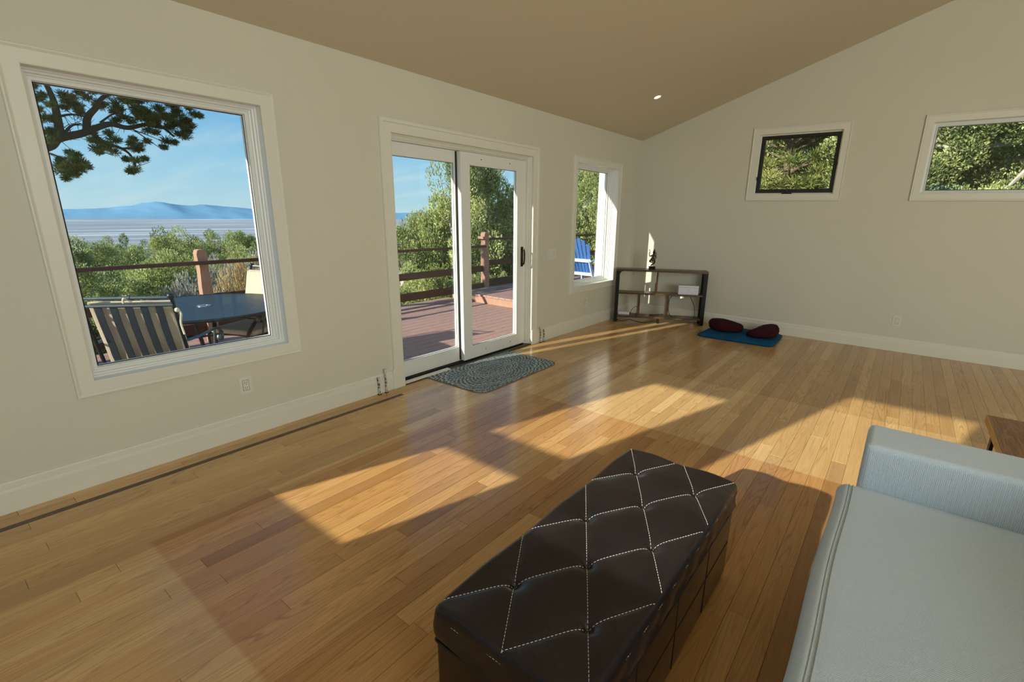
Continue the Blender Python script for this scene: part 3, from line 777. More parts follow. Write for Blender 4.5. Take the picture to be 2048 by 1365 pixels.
# ------------------------------------------------------------------ meditation mat and cushions
def pad(name, pts, h, mat, parent, rnd=.5, seed=0):
    """soft pad from outline pts"""
    cx = sum(p[0] for p in pts)/len(pts); cy = sum(p[1] for p in pts)/len(pts); mb = MB(); loops = []
    for s, z in ((.965, .0), (.995, h*.18), (1.0, h*.42), (.99, h*.7), (.95, h*.92), (.86, h*1.0), (.5, h*1.04), (.1, h*1.02)):
        loops.append([(cx+(x-cx)*s, cy+(y-cy)*s, z+.001) for x, y in pts])
    mb.loft(loops); return mb.build(name, mat, parent, smooth=True)
zm = empty('meditation_mat', (1.83, 6.42, 0), .035); tag(zm, 'flat blue square meditation mat on the floor by the far wall', 'floor mat')
zp = []
rr_ = rounded_rect(.42, .37, .09, 7)
# slightly pinched sides, the near right corner rounder
for x, y in rr_:
    k = 1+.03*math.cos(4*math.atan2(y, x)); zp.append((x*k*1.05 - .10*(y/.37)*0 + (-.06 if y < 0 and x < 0 else 0)*abs(y/.37), y*k))
pad('cover', zp, .040, M['blue'], zm)
mb = MB(); mb.tube([(x*1.0, y*1.0, .020) for x, y in zp+zp[:1]], .004, 6, caps=False); mb.build('piping', M['blue'], zm, smooth=True)

def crescent(name, loc, rz, label, R=.150, w=.086, h=.165, a0=-2.25, a1=2.25, sc=1):
    root = empty(name, loc, rz); tag(root, label, 'cushion', group='maroon crescent cushions on the blue mat')
    n = 26; prof = 16; loops = []
    for i in range(n+1):
        t = i/n; a = a0+(a1-a0)*t
        e = min(1, (math.sin(PI*t)*2.2)**.5 if t not in (0, 1) else .05)
        e = max(e, .18)
        c = Vector((R*math.cos(a), R*math.sin(a), 0)); rad = Vector((math.cos(a), math.sin(a), 0))
        hh = h*(.42+.58*math.sin(PI*t)); ww = w*e*(.75+.25*math.sin(PI*t))
        lp = []
        for k in range(prof):
            b = 2*PI*k/prof; cx_ = math.copysign(abs(math.cos(b))**.75, math.cos(b)); cz_ = math.copysign(abs(math.sin(b))**.75, math.sin(b))
            p = c+rad*(ww*cx_); z = hh*e**.4*.5*(1+cz_)
            wr_ = 1+.02*math.sin(a*9+k)
            lp.append((p.x*wr_, p.y*wr_, max(z, 0)+.001))
        loops.append(lp)
    mb = MB(); mb.loft(loops); mb.build('cover', M['maroon'], root, smooth=True)
    mb = MB()
    pth = []
    for i in range(2, n-1):
        t = i/n; a = a0+(a1-a0)*t; e = min(1, (math.sin(PI*t)*2.2)**.5); ww = w*e*(.75+.25*math.sin(PI*t)); hh = h*(.42+.58*math.sin(PI*t))
        pth.append(((R+ww)*math.cos(a), (R+ww)*math.sin(a), hh*e**.4*.5))
    mb.tube(pth, .003, 5); mb.build('seam', M['maroon'], root, smooth=True)
    return root
crescent('crescent_cushion', (1.60, 6.52, .041), -1.75, 'left maroon crescent cushion on the blue mat, nearer the shelf')
crescent('crescent_cushion', (2.01, 6.46, .041), -.12, 'right maroon crescent cushion on the blue mat, larger side to the right')

# ------------------------------------------------------------------ ottoman
OX0, OX1, OY0, OY1 = 2.466, 2.952, .700, 1.893
ocx, ocy = (OX0+OX1)/2, (OY0+OY1)/2
ot = empty('ottoman', (ocx, ocy, 0)); tag(ot, 'dark brown tufted leather storage ottoman with white stitching', 'ottoman')
hx, hy = (OX1-OX0)/2, (OY1-OY0)/2
btn = [(sx*.125, y) for sx in (-1, 1) for y in (.50-.085, .10-.085, -.30-.085)] + [(0, y) for y in (.30-.085, -.10-.085, -.50-.085+.02)]
# the diamond grid: |x|*1.6 +- y
Y0 = .30-.085
def seamd(x, y):
    def f(q):
        q = (q/.4) % 1.0; return min(q, 1-q)*.4/math.sqrt(1+1.6*1.6)
    return f(1.6*x-(y-Y0)), f(1.6*x+(y-Y0))
def lid_z(x, y):
    a, b = seamd(x, y)
    z = .441 + .012*(1-math.exp(-a/.045))*(1-math.exp(-b/.045))
    z -= .0015*math.exp(-(a/.004)**2) + .0015*math.exp(-(b/.004)**2)
    for bx_, by_ in btn[:8]:
        d2 = (x-bx_)**2+(y-by_)**2
        if d2 < .02: z -= .030*math.exp(-math.sqrt(d2)/.016)
    e = min(hx-abs(x), hy-abs(y)); r = .026
    z += .004*math.exp(-e/.05)
    r = .020
    if e < r: z -= (r-math.sqrt(max(0, r*r-(r-e)**2)))*.8
    # soften corners in plan
    return z
nx, ny = 92, 224
gx = [-hx+2*hx*i/nx for i in range(nx+1)]; gy = [-hy+2*hy*j/ny for j in range(ny+1)]
vv = []; ff = []
def corner(x, y, r=.022):
    ax, ay = hx-r, hy-r
    if abs(x) > ax and abs(y) > ay:
        dx, dy = abs(x)-ax, abs(y)-ay; m_ = max(dx, dy); L = math.hypot(dx, dy)
        if L > 0: dx, dy = dx*m_/L, dy*m_/L
        return math.copysign(ax+dx, x), math.copysign(ay+dy, y)
    return x, y
for j, y in enumerate(gy):
    for i, x in enumerate(gx):
        X_, Y_ = corner(x, y); vv.append((X_, Y_, lid_z(x, y)))
for j in range(ny):
    for i in range(nx):
        a = j*(nx+1)+i; ff.append((a, a+1, a+nx+2, a+nx+1))
# skirt
per = [i for i in range(nx+1)] + [j*(nx+1)+nx for j in range(1, ny+1)] + [ny*(nx+1)+i for i in range(nx-1, -1, -1)] + [j*(nx+1) for j in range(ny-1, 0, -1)]
prev = per
for (z, g) in ((.405, .000), (.385, .0025), (.362, .002), (.345, -.004), (.345, -.03)):
    cur = []
    for k, pi_ in enumerate(per):
        x, y, _ = vv[pi_]; L = math.hypot(x/hx, y/hy)
        wob = .0025*math.sin(x*23+y*31)*(1 if g > -.01 else 0)
        sx = x + math.copysign(g+wob, x) if abs(x) > hx-.03 else x
        sy = y + math.copysign(g+wob, y) if abs(y) > hy-.03 else y
        if g < -.01: sx, sy = x*(1-.06), y*(1-.03)
        sag = .003*math.sin(y*14+x*9) if g < 0.002 else 0
        cur.append(len(vv)); vv.append((sx, sy, z+sag))
    for k in range(len(per)):
        k2 = (k+1) % len(per); ff.append((prev[k], cur[k], cur[k2], prev[k2]))
    prev = cur
mb = MB(); mb.v, mb.f = vv, ff
lid = mb.build('lid', M['leather'], ot, smooth=True)
for p in lid.data.polygons: p.use_smooth = True
# base box
mb = MB(); mb.box(-hx+.006, hx-.006, -hy+.006, hy-.006, .012, .336); mb.build('body', M['leather_side'], ot, bevel=.010, seg=3, smooth=True)
mb = MB(); mb.box(-hx+.03, hx-.03, -hy+.03, hy-.03, .30, .352); mb.build('inner_rim', M['darkthread'], ot)
for sx in (-1, 1):
    for sy in (-1, 1):
        mb = MB(); mb.box(sx*(hx-.05)-.02, sx*(hx-.05)+.02, sy*(hy-.05)-.02, sy*(hy-.05)+.02, 0, .012); mb.build('foot', M['darkthread'], ot)
mb = MB()
mb.tube([(x, y, .3325) for x, y in rounded_rect(hx-.002, hy-.002, .014, 3)+rounded_rect(hx-.002, hy-.002, .014, 3)[:1]], .0045, 6, caps=False); mb.build('piping', M['leather'], ot, smooth=True)
# side seams on the body
mb = MB()
for k in range(-1, 2):
    for sx in (-1, 1): mb.box(sx*(hx-.0062)-.0012, sx*(hx-.0062)+.0012, k*.30-.0012, k*.30+.0012, .02, .327)
for sx in (-1, 1):
    mb.box(sx*(hx-.0062)-.0012, sx*(hx-.0062)+.0012, -hy+.02, hy-.02, .172, .1745)
    mb.box(-hx+.02, hx-.02, sx*(hy-.0062)-.0012, sx*(hy-.0062)+.0012, .172, .1745)
mb.build('side_seam', M['darkthread'], ot)
# stitching: dashes following the seams
def dashes(mb, path, L=.0050, G=.0034, r=.00075):
    # path sampled densely
    acc = 0; on = True; seg = [path[0]]
    for a, b in zip(path, path[1:]):
        d = (Vector(b)-Vector(a)).length; acc += d; 
        if on: seg.append(b)
        if acc > (L if on else G):
            if on and len(seg) > 1: 
                p, q = Vector(seg[0]), Vector(seg[-1]); dr = (q-p).normalized(); s_ = dr.cross(Vector((0, 0, 1))).normalized()*r
                u_ = Vector((0, 0, r))
                mb.loft([[p-s_, p+u_*1.3, p+s_, p-u_], [q-s_, q+u_*1.3, q+s_, q-u_]])
            on = not on; acc = 0; seg = [b]
mb = MB()
for fam in (1, -1):
    for k in range(-6, 7):
        pts = []
        for i in range(0, 401):
            x = -hx+.008+(2*hx-.016)*i/400; y = Y0 + fam*1.6*x + k*.4
            if abs(y) < hy-.008: pts.append((x, y, lid_z(x, y)+.0012))
            elif pts: break
        if len(pts) > 6: dashes(mb, pts)
mb.build('tufting_stitch', M['thread'], ot)
mb = MB()
for off in (.004, ):
    loop = rounded_rect(hx-off+.004, hy-off+.004, .02, 4); loop.append(loop[0]); pts = []
    for (a, b) in zip(loop, loop[1:]):
        L = math.hypot(b[0]-a[0], b[1]-a[1]); m_ = max(1, int(L/.0015))
        pts += [(a[0]+(b[0]-a[0])*i/m_, a[1]+(b[1]-a[1])*i/m_, .417) for i in range(m_)]
    dashes(mb, pts)
mb.build('edge_stitch', M['thread'], ot)
for (bx_, by_) in btn[:8]:
    mb = MB(); mb.sphere((bx_, by_, lid_z(bx_, by_)+.001), .007, .007, .003, nu=10, nv=5); mb.build('button', M['leather'], ot, smooth=True)

# ------------------------------------------------------------------ sofa
sf = empty('sofa', (3.75, 1.30, 0)); tag(sf, 'light grey woven fabric sofa with a low squared arm', 'sofa')
def rb(name, parent, mat, x0, x1, y0, y1, z0, z1, r, seg=5, crown=0, off=(3.75, 1.30, 0)):
    m_ = MB(); m_.box(x0-off[0], x1-off[0], y0-off[1], y1-off[1], z0, z1)
    o = m_.build(name, mat, parent, bevel=r, seg=seg, smooth=True)
    for p in o.data.polygons: p.use_smooth = True
    o.modifiers.new('wn', 'WEIGHTED_NORMAL')
    return o
rb('arm', sf, M['fabric'], 3.335, 4.35, 2.185, 2.445, .10, .625, .028, 5)
rb('seat_base', sf, M['fabric'], 3.335, 4.30, .02, 2.19, .10, .30, .02, 4)
# seat cushion with stitched front border
def seat():
    x0, x1, y0, y1, z0, z1 = 3.270, 4.14, .08, 2.182, .285, .452
    NX, NY = 44, 60; vv = []; ff = []
    r = .045
    prof = []
    for k in range(9):      # front roll, bottom to top
        a = -PI/2+PI/2*k/8; prof.append((x0+r*.6-r*.6*math.cos(a), z0+r*.6+r*.6*math.sin(a)))
    for k in range(1, 9):
        a = PI/2*k/8; prof.append((x0+r-r*math.cos(a), z1-r+r*math.sin(a)))
    for k in range(1, NX+1): prof.append((x0+r+(x1-x0-r)*k/NX, z1))
    prof.append((x1, z0))
    for j in range(NY+1):
        t = j/NY; y = y0+(y1-y0)*t
        e = min(y-y0, y1-y); sh_ = 0
        if e < .03: sh_ = .03-math.sqrt(max(0, .0009-(.03-e)**2))
        for (px_, pz_) in prof:
            u = (px_-x0)/(x1-x0); cr = .012*math.sin(PI*min(1, max(0, u)))*math.sin(PI*t)
            z = pz_ + (cr if pz_ > z1-.02 else 0) - (sh_*.7 if pz_ > .36 else -sh_*.4)
            # seam dent near the front edge
            if pz_ > z1-.03: z -= .0035*math.exp(-((px_-(x0+.045))/.004)**2)
            vv.append((px_-3.75+ (sh_*.4 if px_ < x0+.06 else 0)+.004*math.sin(y*7), y-1.30, z))
    n = len(prof)
    for j in range(NY):
        for i in range(n-1): ff.append((j*n+i, j*n+i+1, (j+1)*n+i+1, (j+1)*n+i))
    ff.append(tuple(range(n))); ff.append(tuple(NY*n+i for i in reversed(range(n))))
    m_ = MB(); m_.v, m_.f = vv, ff; o = m_.build('seat_cushion', M['fabric'], sf, smooth=True)
    m_ = MB()
    for dx in (.040, .052):
        m_.tube([(x0+dx-3.75+.004*math.sin(y*7), y-1.30, z1-.0012+.012*math.sin(PI*(dx/.87))*math.sin(PI*(y-y0)/(y1-y0))) for y in [y0+.03+(y1-y0-.06)*k/40 for k in range(41)]], .0014, 5)
    m_.build('seam', simple('grey_seam', (.30, .31, .31), .95), o, smooth=True)
seat()
rb('backrest', sf, M['fabric'], 4.16, 4.36, .02, 2.19, .10, .78, .04, 5)
for (x, y) in ((3.42, .12), (3.42, 2.36), (4.28, .12), (4.28, 2.36)):
    m_ = MB(); m_.tube([(x-3.75, y-1.30, 0), (x-3.75, y-1.30, .10)], [.016, .024], 10); m_.build('leg', M['blackmetal'], sf, smooth=True)

# ------------------------------------------------------------------ side table behind the sofa arm
sd = empty('side_table', (4.12, 3.05, 0)); tag(sd, 'small wooden side table with black metal legs beyond the sofa arm', 'side table')
tx0, tx1, ty0, ty1 = 3.822-4.12, 4.42-4.12, 2.74-3.05, 3.325-3.05
bx('table_top', sd, M['tablewood'], tx0+.004, tx1, ty0, ty1, .462, .502, bevel=.002)
o = bx('edge_band', sd, M['tableedge'], tx0, tx0+.0045, ty0, ty1, .463, .501); o['label'] = 'golden wood edge'
for (x, y) in ((tx0+.03, ty1-.10), (tx0+.03, ty0+.05), (tx1-.07, ty1-.10), (tx1-.07, ty0+.05)):
    bx('leg', sd, M['blackmetal'], x, x+.014, y, y+.05, 0, .462)
bx('stretcher', sd, M['blackmetal'], tx0+.03, tx1-.05, -.02, .0, .02, .034)

# ------------------------------------------------------------------ deck
DZ = -.10
deck = empty('deck', (0, 0, DZ)); tag(deck, 'red stained timber deck outside the sliding door', 'deck', kind='structure')
k = 0; x = -.205
while x > -3.42:
    for (ya, yb) in ((-3.0, 1.1+.6*((k*7) % 5)), (1.1+.6*((k*7) % 5), 6.30)):
        m_ = MB(); m_.box(x-.136, x, ya+.003, yb-.003, -.035, 0); m_.build('deck_board', M['deckwood'], deck)
    x -= .144; k += 1
m_ = MB(); m_.box(-3.40, -.21, -3.0, 6.3, -.30, -.04); m_.build('joists', M['railwood'], deck)
# raised platform at the far end
pl = empty('deck_platform', (0, 0, DZ)); tag(pl, 'raised red timber platform at the far end of the deck', 'deck platform')
m_ = MB(); m_.box(-3.40, -.21, 6.30, 6.34, -.02, .118); m_.build('riser', M['postwood'], pl)
x = -.21; 
while x > -3.4:
    m_ = MB(); m_.box(x-.138, x, 6.28, 12.0, .12, .15); m_.build('deck_board', M['deckwood'], pl); x -= .144
m_ = MB(); m_.box(-3.38, -.23, 6.35, 11.95, -.30, .115); m_.build('joists', M['railwood'], pl)
# railing
rl = empty('deck_railing', (-3.25, 0, DZ)); tag(rl, 'dark red timber railing along the outer edge of the deck', 'railing')
def rail(y0, y1, zt, zb, nm='rail', th=.038, xo=0):
    m_ = MB(); m_.box(-th/2+xo, th/2+xo, y0, y1, zb-DZ, zt-DZ); m_.build(nm, M['railwood'], rl, bevel=.004, seg=1)
rail(-2.9, 6.98, .872, .830, 'top_rail', .05, .08)
for y0, y1 in ((-2.9, 2.15), (2.25, 6.98)):
    rail(y0, y1, .475, .36); rail(y0, y1, .14, .01)
rail(7.10, 12, 1.0, .962, 'top_rail', .085); rail(7.10, 12, .575, .463); rail(7.10, 12, .20, .05)
def post(yc, zt, w=.11, dx=.055):
    prof = [(-.5, -.4), (.5, -.4), (.5, zt-.42), (.43, zt-.30), (.40, zt-.20), (.48, zt-.12), (.5, zt-.05), (.40, zt-.012), (.2, zt), (-.2, zt), (-.40, zt-.012), (-.5, zt-.05), (-.48, zt-.12), (-.40, zt-.20), (-.43, zt-.30), (-.5, zt-.42)]
    m_ = MB(); m_.loft([[(-dx, yc+a*w, z-DZ) for a, z in prof], [(dx, yc+a*w, z-DZ) for a, z in prof]]); m_.build('post', M['postwood'], rl)
post(2.20, 1.0); post(7.04, 1.115, .12)
m_ = MB(); m_.box(-.07, .07, 6.92, 7.06, .99-DZ, 1.035-DZ); m_.build('post_collar', M['postwood'], rl)
post(-1.2, 1.0)

# ------------------------------------------------------------------ deck furniture
tb = empty('patio_table', (-1.62, 1.62, DZ)); tag(tb, 'round black metal mesh patio table on the deck', 'patio table')
R_, TH = .68, .72
m_ = MB(); n = 56
# perforated top: radial web of fine bars so that light passes between them
step_ = .022; wbar = .0065
k = -int(R_/step_)
while k*step_ < R_:
    c = k*step_; h_ = math.sqrt(max(0, (R_-.01)**2-c*c))
    if h_ > .01 : 
        m_.box(c-wbar, c+wbar, -h_, h_, TH-.004, TH)
        m_.box(-h_, h_, c-wbar, c+wbar, TH-.0055, TH-.0015)
    k += 1
o = m_.build('mesh_top', M['iron_blue'], tb); o['kind'] = 'stuff'
m_ = MB(); m_.tube([(R_*math.cos(2*PI*k/n), R_*math.sin(2*PI*k/n), TH-.010) for k in range(n+1)], .014, 8, caps=False); m_.build('rim', M['iron'], tb, smooth=True)
m_ = MB(); m_.loft([[(r*math.cos(2*PI*k/24), r*math.sin(2*PI*k/24), z) for k in range(24)] for r, z in ((.030, TH), (.030, TH+.007), (.055, TH+.006), (.055, TH))], True, False); m_.build('umbrella_ring', simple('bare_metal', (.5, .55, .58), .3, .9), tb, smooth=True)
for k in range(4):
    a = PI/4+k*PI/2+.3; c, s = math.cos(a), math.sin(a)
    m_ = MB(); m_.tube(bez([(c*.52, s*.52, TH-.02), (c*.44, s*.44, TH-.10), (c*.30, s*.30, .40), (c*.34, s*.34, .20), (c*.50, s*.50, .02), (c*.53, s*.53, .0)], 6), .016, 8); m_.build('leg', M['iron'], tb, smooth=True)
m_ = MB(); m_.tube([(.30*math.cos(2*PI*k/24), .30*math.sin(2*PI*k/24), .38) for k in range(25)], .009, 6, caps=False); m_.build('leg_ring', M['iron'], tb, smooth=True)

def iron_chair(loc, rz, label, mark=True):
    """faces local +y; width along x"""
    r = empty('patio_chair', loc, rz); tag(r, label, 'patio chair', group='black iron patio chairs round the mesh table')
    hw = .265
    for sx in (-1, 1):
        m_ = MB(); m_.tube(bez([(sx*hw, -.37, .99), (sx*hw, -.355, .96), (sx*hw, -.30, .72), (sx*hw, -.23, .42), (sx*hw, -.26, .20), (sx*hw, -.36, 0.0)], 5), .012, 7); m_.sphere((sx*hw, -.372, .995), .022, nu=10, nv=6); m_.build('back_post', M['iron'], r, smooth=True)
        m_ = MB(); m_.tube(bez([(sx*hw, -.25, .40), (sx*hw, .0, .40), (sx*hw, .23, .40), (sx*hw, .26, .37), (sx*hw, .25, .2), (sx*hw, .27, 0)], 5), .012, 7); m_.build('leg', M['iron'], r, smooth=True)
        m_ = MB(); 
        pth = bez([(sx*(hw+.01), -.29, .66), (sx*(hw+.03), -.12, .655), (sx*(hw+.04), .12, .65), (sx*(hw+.04), .22, .62), (sx*(hw+.04), .245, .57), (sx*(hw+.04), .215, .535), (sx*(hw+.04), .185, .555), (sx*(hw+.04), .195, .585)], 6)
        m_.tube(pth, .017, 8, flat=.45); m_.tube([(sx*(hw+.035), .14, .645), (sx*hw, .16, .40)], .009, 6)
        a_ = m_.build('armrest', M['iron_blue'], r, smooth=True)
    m_ = MB(); m_.tube([(-hw, -.372, .985), (hw, -.372, .985)], .011, 8); m_.tube([(-.03, -.372, .985), (.03, -.372, .985)], .014, 8); m_.build('top_bar', M['iron_blue'], r, smooth=True)
    m_ = MB(); m_.tube([(-hw, -.352, .93), (hw, -.352, .93)], .010, 8); m_.build('cross_bar', M['iron_blue'], r, smooth=True)
    m_ = MB(); m_.tube([(-hw, -.24, .44), (hw, -.24, .44)], .009, 8); m_.build('lower_bar', M['iron'], r, smooth=True)
    for k in range(5):
        x = (k-2)*.088
        m_ = MB(); pts = bez([(x, -.350, .925), (x, -.325, .80), (x, -.285, .65), (x, -.255, .53), (x*.8, -.24, .44)], 4)
        lo = []
        for p in pts: lo.append([(p.x-.021, p.y-.003, p.z), (p.x+.021, p.y-.003, p.z), (p.x+.021, p.y+.003, p.z), (p.x-.021, p.y+.003, p.z)])
        m_.loft(lo); m_.build('back_slat', M['slat_navy'], r)
    m_ = MB()
    for k in range(9): m_.box(-hw, hw, -.22+k*.055, -.20+k*.055, .396, .402)
    m_.build('seat_grid', M['iron'], r)
    # cushions
    m_ = MB(); lo = []
    for (y, z, t) in ((-.325, .945, .012), (-.315, .93, .035), (-.285, .80, .040), (-.245, .65, .040), (-.210, .50, .040), (-.195, .47, .012)):
        w = hw-.02; lo.append([(-w, y, z), (-w+.015, y-.005, z), (w-.015, y-.005, z), (w, y, z), (w, y+t, z+.01), (w-.015, y+t+.012, z+.01), (-w+.015, y+t+.012, z+.01), (-w, y+t, z+.01)])
    m_.loft(lo); cu = m_.build('back_cushion', M['cushion'], r, smooth=True)
    m_ = MB(); 
    for sx in (-1, 1):
        m_ = MB(); m_.tube(bez([(sx*(hw+.012), -.345, .90), (sx*(hw+.035), -.35, .87), (sx*(hw+.02), -.34, .80), (sx*(hw+.03), -.34, .72)], 5), .006, 6); m_.sphere((sx*(hw+.015), -.35, .895), .016, nu=8, nv=5)
        m_.build('cushion_tie', M['cord'], cu, smooth=True)
    m_ = MB()
    m_.tube(bez([(-.02, -.36, .95), (0, -.385, .985), (.03, -.36, .955)], 5), .006, 6)
    m_.build('cushion_tie', M['cord'], cu, smooth=True)
    m_ = MB(); m_.box(-hw+.02, hw-.02, -.19, .25, .405, .455); m_.build('seat_cushion', M['cushion'], r, bevel=.018, seg=3, smooth=True)
    return r
def face(px, py, tx, ty): return math.atan2(-(tx-px), (ty-py))
# back of the near chair runs (-.9,.709) to (-.6,1.07)
c1 = Vector((-.75, .89)); d1 = Vector((-.77, .64)).normalized(); p1 = c1 + d1*.37
iron_chair((p1.x, p1.y, DZ), math.atan2(-d1.x, d1.y), 'black iron patio chair with beige cushion, its slatted back to the big window')
c2 = Vector((-1.93, 2.40)); d2 = Vector((.35, -.80)).normalized(); p2 = c2 + d2*.37
iron_chair((p2.x, p2.y, DZ), math.atan2(-d2.x, d2.y), 'beige cushioned iron patio chair beyond the mesh table, at the right window edge')

def adirondack(loc, rz, label):
    """faces local +y"""
    r = empty('adirondack_chair', loc, rz); tag(r, label, 'garden chair', group='blue and white adirondack chairs on the platform')
    # back slats (fan), reclined
    for k in range(7):
        t = (k-3)/3; xb, xt = t*.20, t*.27; ht = 1.0-.16*abs(t)**2
        def P(s, x): return (x, -.20-.34*s*ht*.95, .28+.72*s*ht)
        w0, w1_ = .028, .036
        a0, a1 = P(0, xb), P(1, xt)
        lo = []
        for p, w in ((a0, w0), (a1, w1_)):
            lo.append([(p[0]-w, p[1], p[2]), (p[0]+w, p[1], p[2]), (p[0]+w, p[1]+.016, p[2]+.008), (p[0]-w, p[1]+.016, p[2]+.008)])
        m_ = MB(); m_.loft(lo); m_.build('back_slat', M['adir_blue'], r)
    for k in range(6):
        y = -.17+k*.095; z = .285+.018*k
        m_ = MB(); m_.box(-.26, .26, y, y+.082, z, z+.018); m_.build('seat_slat', M['adir_blue'], r)
    for sx in (-1, 1):
        m_ = MB(); x0 = sx*.275
        q = [(-.62, .0), (-.50, .0), (-.15, .19), (.42, .30), (.42, .38), (-.10, .285), (-.30, .22)]
        m_.loft([[(x0-.012, a, b) for a, b in q], [(x0+.012, a, b) for a, b in q]]); m_.build('stringer', M['adir_white'], r)
        m_ = MB(); m_.box(x0+sx*.012-.011, x0+sx*.012+.011, .26, .38, 0, .555); m_.build('front_leg', M['adir_white'], r)
        m_ = MB(); q = [(-.46, -.03), (-.40, -.05), (.36, -.085), (.47, -.06), (.47, .06), (.36, .085), (-.40, .03)]
        m_.loft([[(x0+sx*.02+b, a, .558) for a, b in q], [(x0+sx*.02+b, a, .580) for a, b in q]]); m_.build('armrest', M['adir_white'], r)
        m_ = MB(); m_.loft([[(x0+sx*.012-.01, a, b) for a, b in ((-.20, .10), (-.12, .10), (-.36, .56), (-.43, .56))], [(x0+sx*.012+.01, a, b) for a, b in ((-.20, .10), (-.12, .10), (-.36, .56), (-.43, .56))]]); m_.build('rear_leg', M['adir_white'], r)
    m_ = MB(); m_.box(-.28, .28, -.36, -.34, .54, .60); m_.box(-.26, .26, -.24, -.22, .27, .33); m_.build('back_brace', M['adir_white'], r)
    return r
adirondack((-1.74, 8.42, DZ+.151), .0, 'blue and white adirondack chair seen through the narrow window')
adirondack((-1.25, 9.0, DZ+.151), -.1, 'second blue adirondack chair half hidden by the wing wall')

# ------------------------------------------------------------------ land
def land():
    def nonu(lo, hi, fine_lo, fine_hi, st):
        v = list(np.arange(fine_lo, fine_hi+.01, st)); d = st; x = fine_lo
        while x > lo: d *= 1.35; x -= d; v.insert(0, x)
        d = st; x = fine_hi
        while x < hi: d *= 1.35; x += d; v.append(x)
        return v
    xs_ = nonu(-700, 60, -24, 10, 1.1); ys_ = nonu(-300, 900, -6, 26, 1.1)
    def hgt(x, y):
        s = max(0, -x-3.2)
        z = -1.15 - .16*s if s < 150 else -1.15-24-(s-150)*.07
        k = min(1, max(0, (x+3)/4)); z += k*.16*min(max(0, y-8.5), 25)
        z += .16*math.sin(x*.61)*math.cos(y*.47)
        return max(z, -61)
    V = [(x, y, hgt(x, y)) for y in ys_ for x in xs_]; n = len(xs_)
    Fc = [(j*n+i, j*n+i+1, (j+1)*n+i+1, (j+1)*n+i) for j in range(len(ys_)-1) for i in range(n-1)]
    m_ = MB(); m_.v, m_.f = V, Fc; o = m_.build('hillside', M['ground'], smooth=True)
    return tag(o, 'dry wooded hillside falling away outside the house', 'hillside', kind='structure')
land()
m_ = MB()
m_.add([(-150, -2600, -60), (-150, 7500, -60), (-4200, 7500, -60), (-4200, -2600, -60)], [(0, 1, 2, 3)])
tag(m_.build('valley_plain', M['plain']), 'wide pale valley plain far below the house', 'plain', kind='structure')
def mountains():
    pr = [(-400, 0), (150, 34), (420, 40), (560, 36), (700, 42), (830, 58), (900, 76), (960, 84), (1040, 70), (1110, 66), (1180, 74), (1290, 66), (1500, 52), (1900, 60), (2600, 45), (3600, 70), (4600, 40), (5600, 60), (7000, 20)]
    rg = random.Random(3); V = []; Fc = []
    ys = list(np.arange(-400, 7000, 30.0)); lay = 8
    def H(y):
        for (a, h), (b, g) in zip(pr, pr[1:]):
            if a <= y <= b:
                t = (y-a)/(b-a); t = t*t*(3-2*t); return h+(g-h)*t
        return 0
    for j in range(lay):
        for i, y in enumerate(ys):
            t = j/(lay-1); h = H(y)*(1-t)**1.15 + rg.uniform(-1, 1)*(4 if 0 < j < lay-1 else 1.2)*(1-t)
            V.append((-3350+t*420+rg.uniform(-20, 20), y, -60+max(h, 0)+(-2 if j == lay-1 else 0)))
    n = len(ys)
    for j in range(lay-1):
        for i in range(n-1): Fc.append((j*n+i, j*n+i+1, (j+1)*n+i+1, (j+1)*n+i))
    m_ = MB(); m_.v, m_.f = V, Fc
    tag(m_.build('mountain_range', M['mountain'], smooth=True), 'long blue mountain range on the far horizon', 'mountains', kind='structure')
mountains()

# ------------------------------------------------------------------ vegetation
def sprig_mesh(name, C, Dr, L, Wd, tint, mat, needles=False):
    """C centres (N,3), Dr unit directions, L lengths, Wd widths; two crossed rhombs each"""
    N = len(C); rs = np.random.RandomState(len(C) % 9973)
    a = rs.normal(size=(N, 3)); u = np.cross(Dr, a); u /= np.linalg.norm(u, axis=1)[:, None]+1e-9
    w = np.cross(Dr, u)
    V = np.empty((N, 6, 3)); 
    V[:, 0] = C - Dr*(L*.5)[:, None]; V[:, 1] = C + Dr*(L*.5)[:, None]
    m = C + Dr*(L*.08)[:, None]
    V[:, 2] = m+u*Wd[:, None]; V[:, 3] = m-u*Wd[:, None]; V[:, 4] = m+w*Wd[:, None]; V[:, 5] = m-w*Wd[:, None]
    idx = np.arange(N)[:, None]*6
    Fq = np.concatenate([idx+np.array([0, 2, 1, 3]), idx+np.array([0, 4, 1, 5])], axis=1).reshape(-1)
    me = bpy.data.meshes.new(name); me.vertices.add(N*6); me.vertices.foreach_set('co', V.reshape(-1))
    nf = N*2; me.loops.add(nf*4); me.loops.foreach_set('vertex_index', Fq.astype(np.int32))
    me.polygons.add(nf); me.polygons.foreach_set('loop_start', np.arange(nf, dtype=np.int32)*4)
    at = me.attributes.new('tint', 'FLOAT', 'FACE'); at.data.foreach_set('value', np.repeat(tint, 2).astype(np.float32))
    me.materials.append(mat); me.update(calc_edges=True); me.validate()
    return me
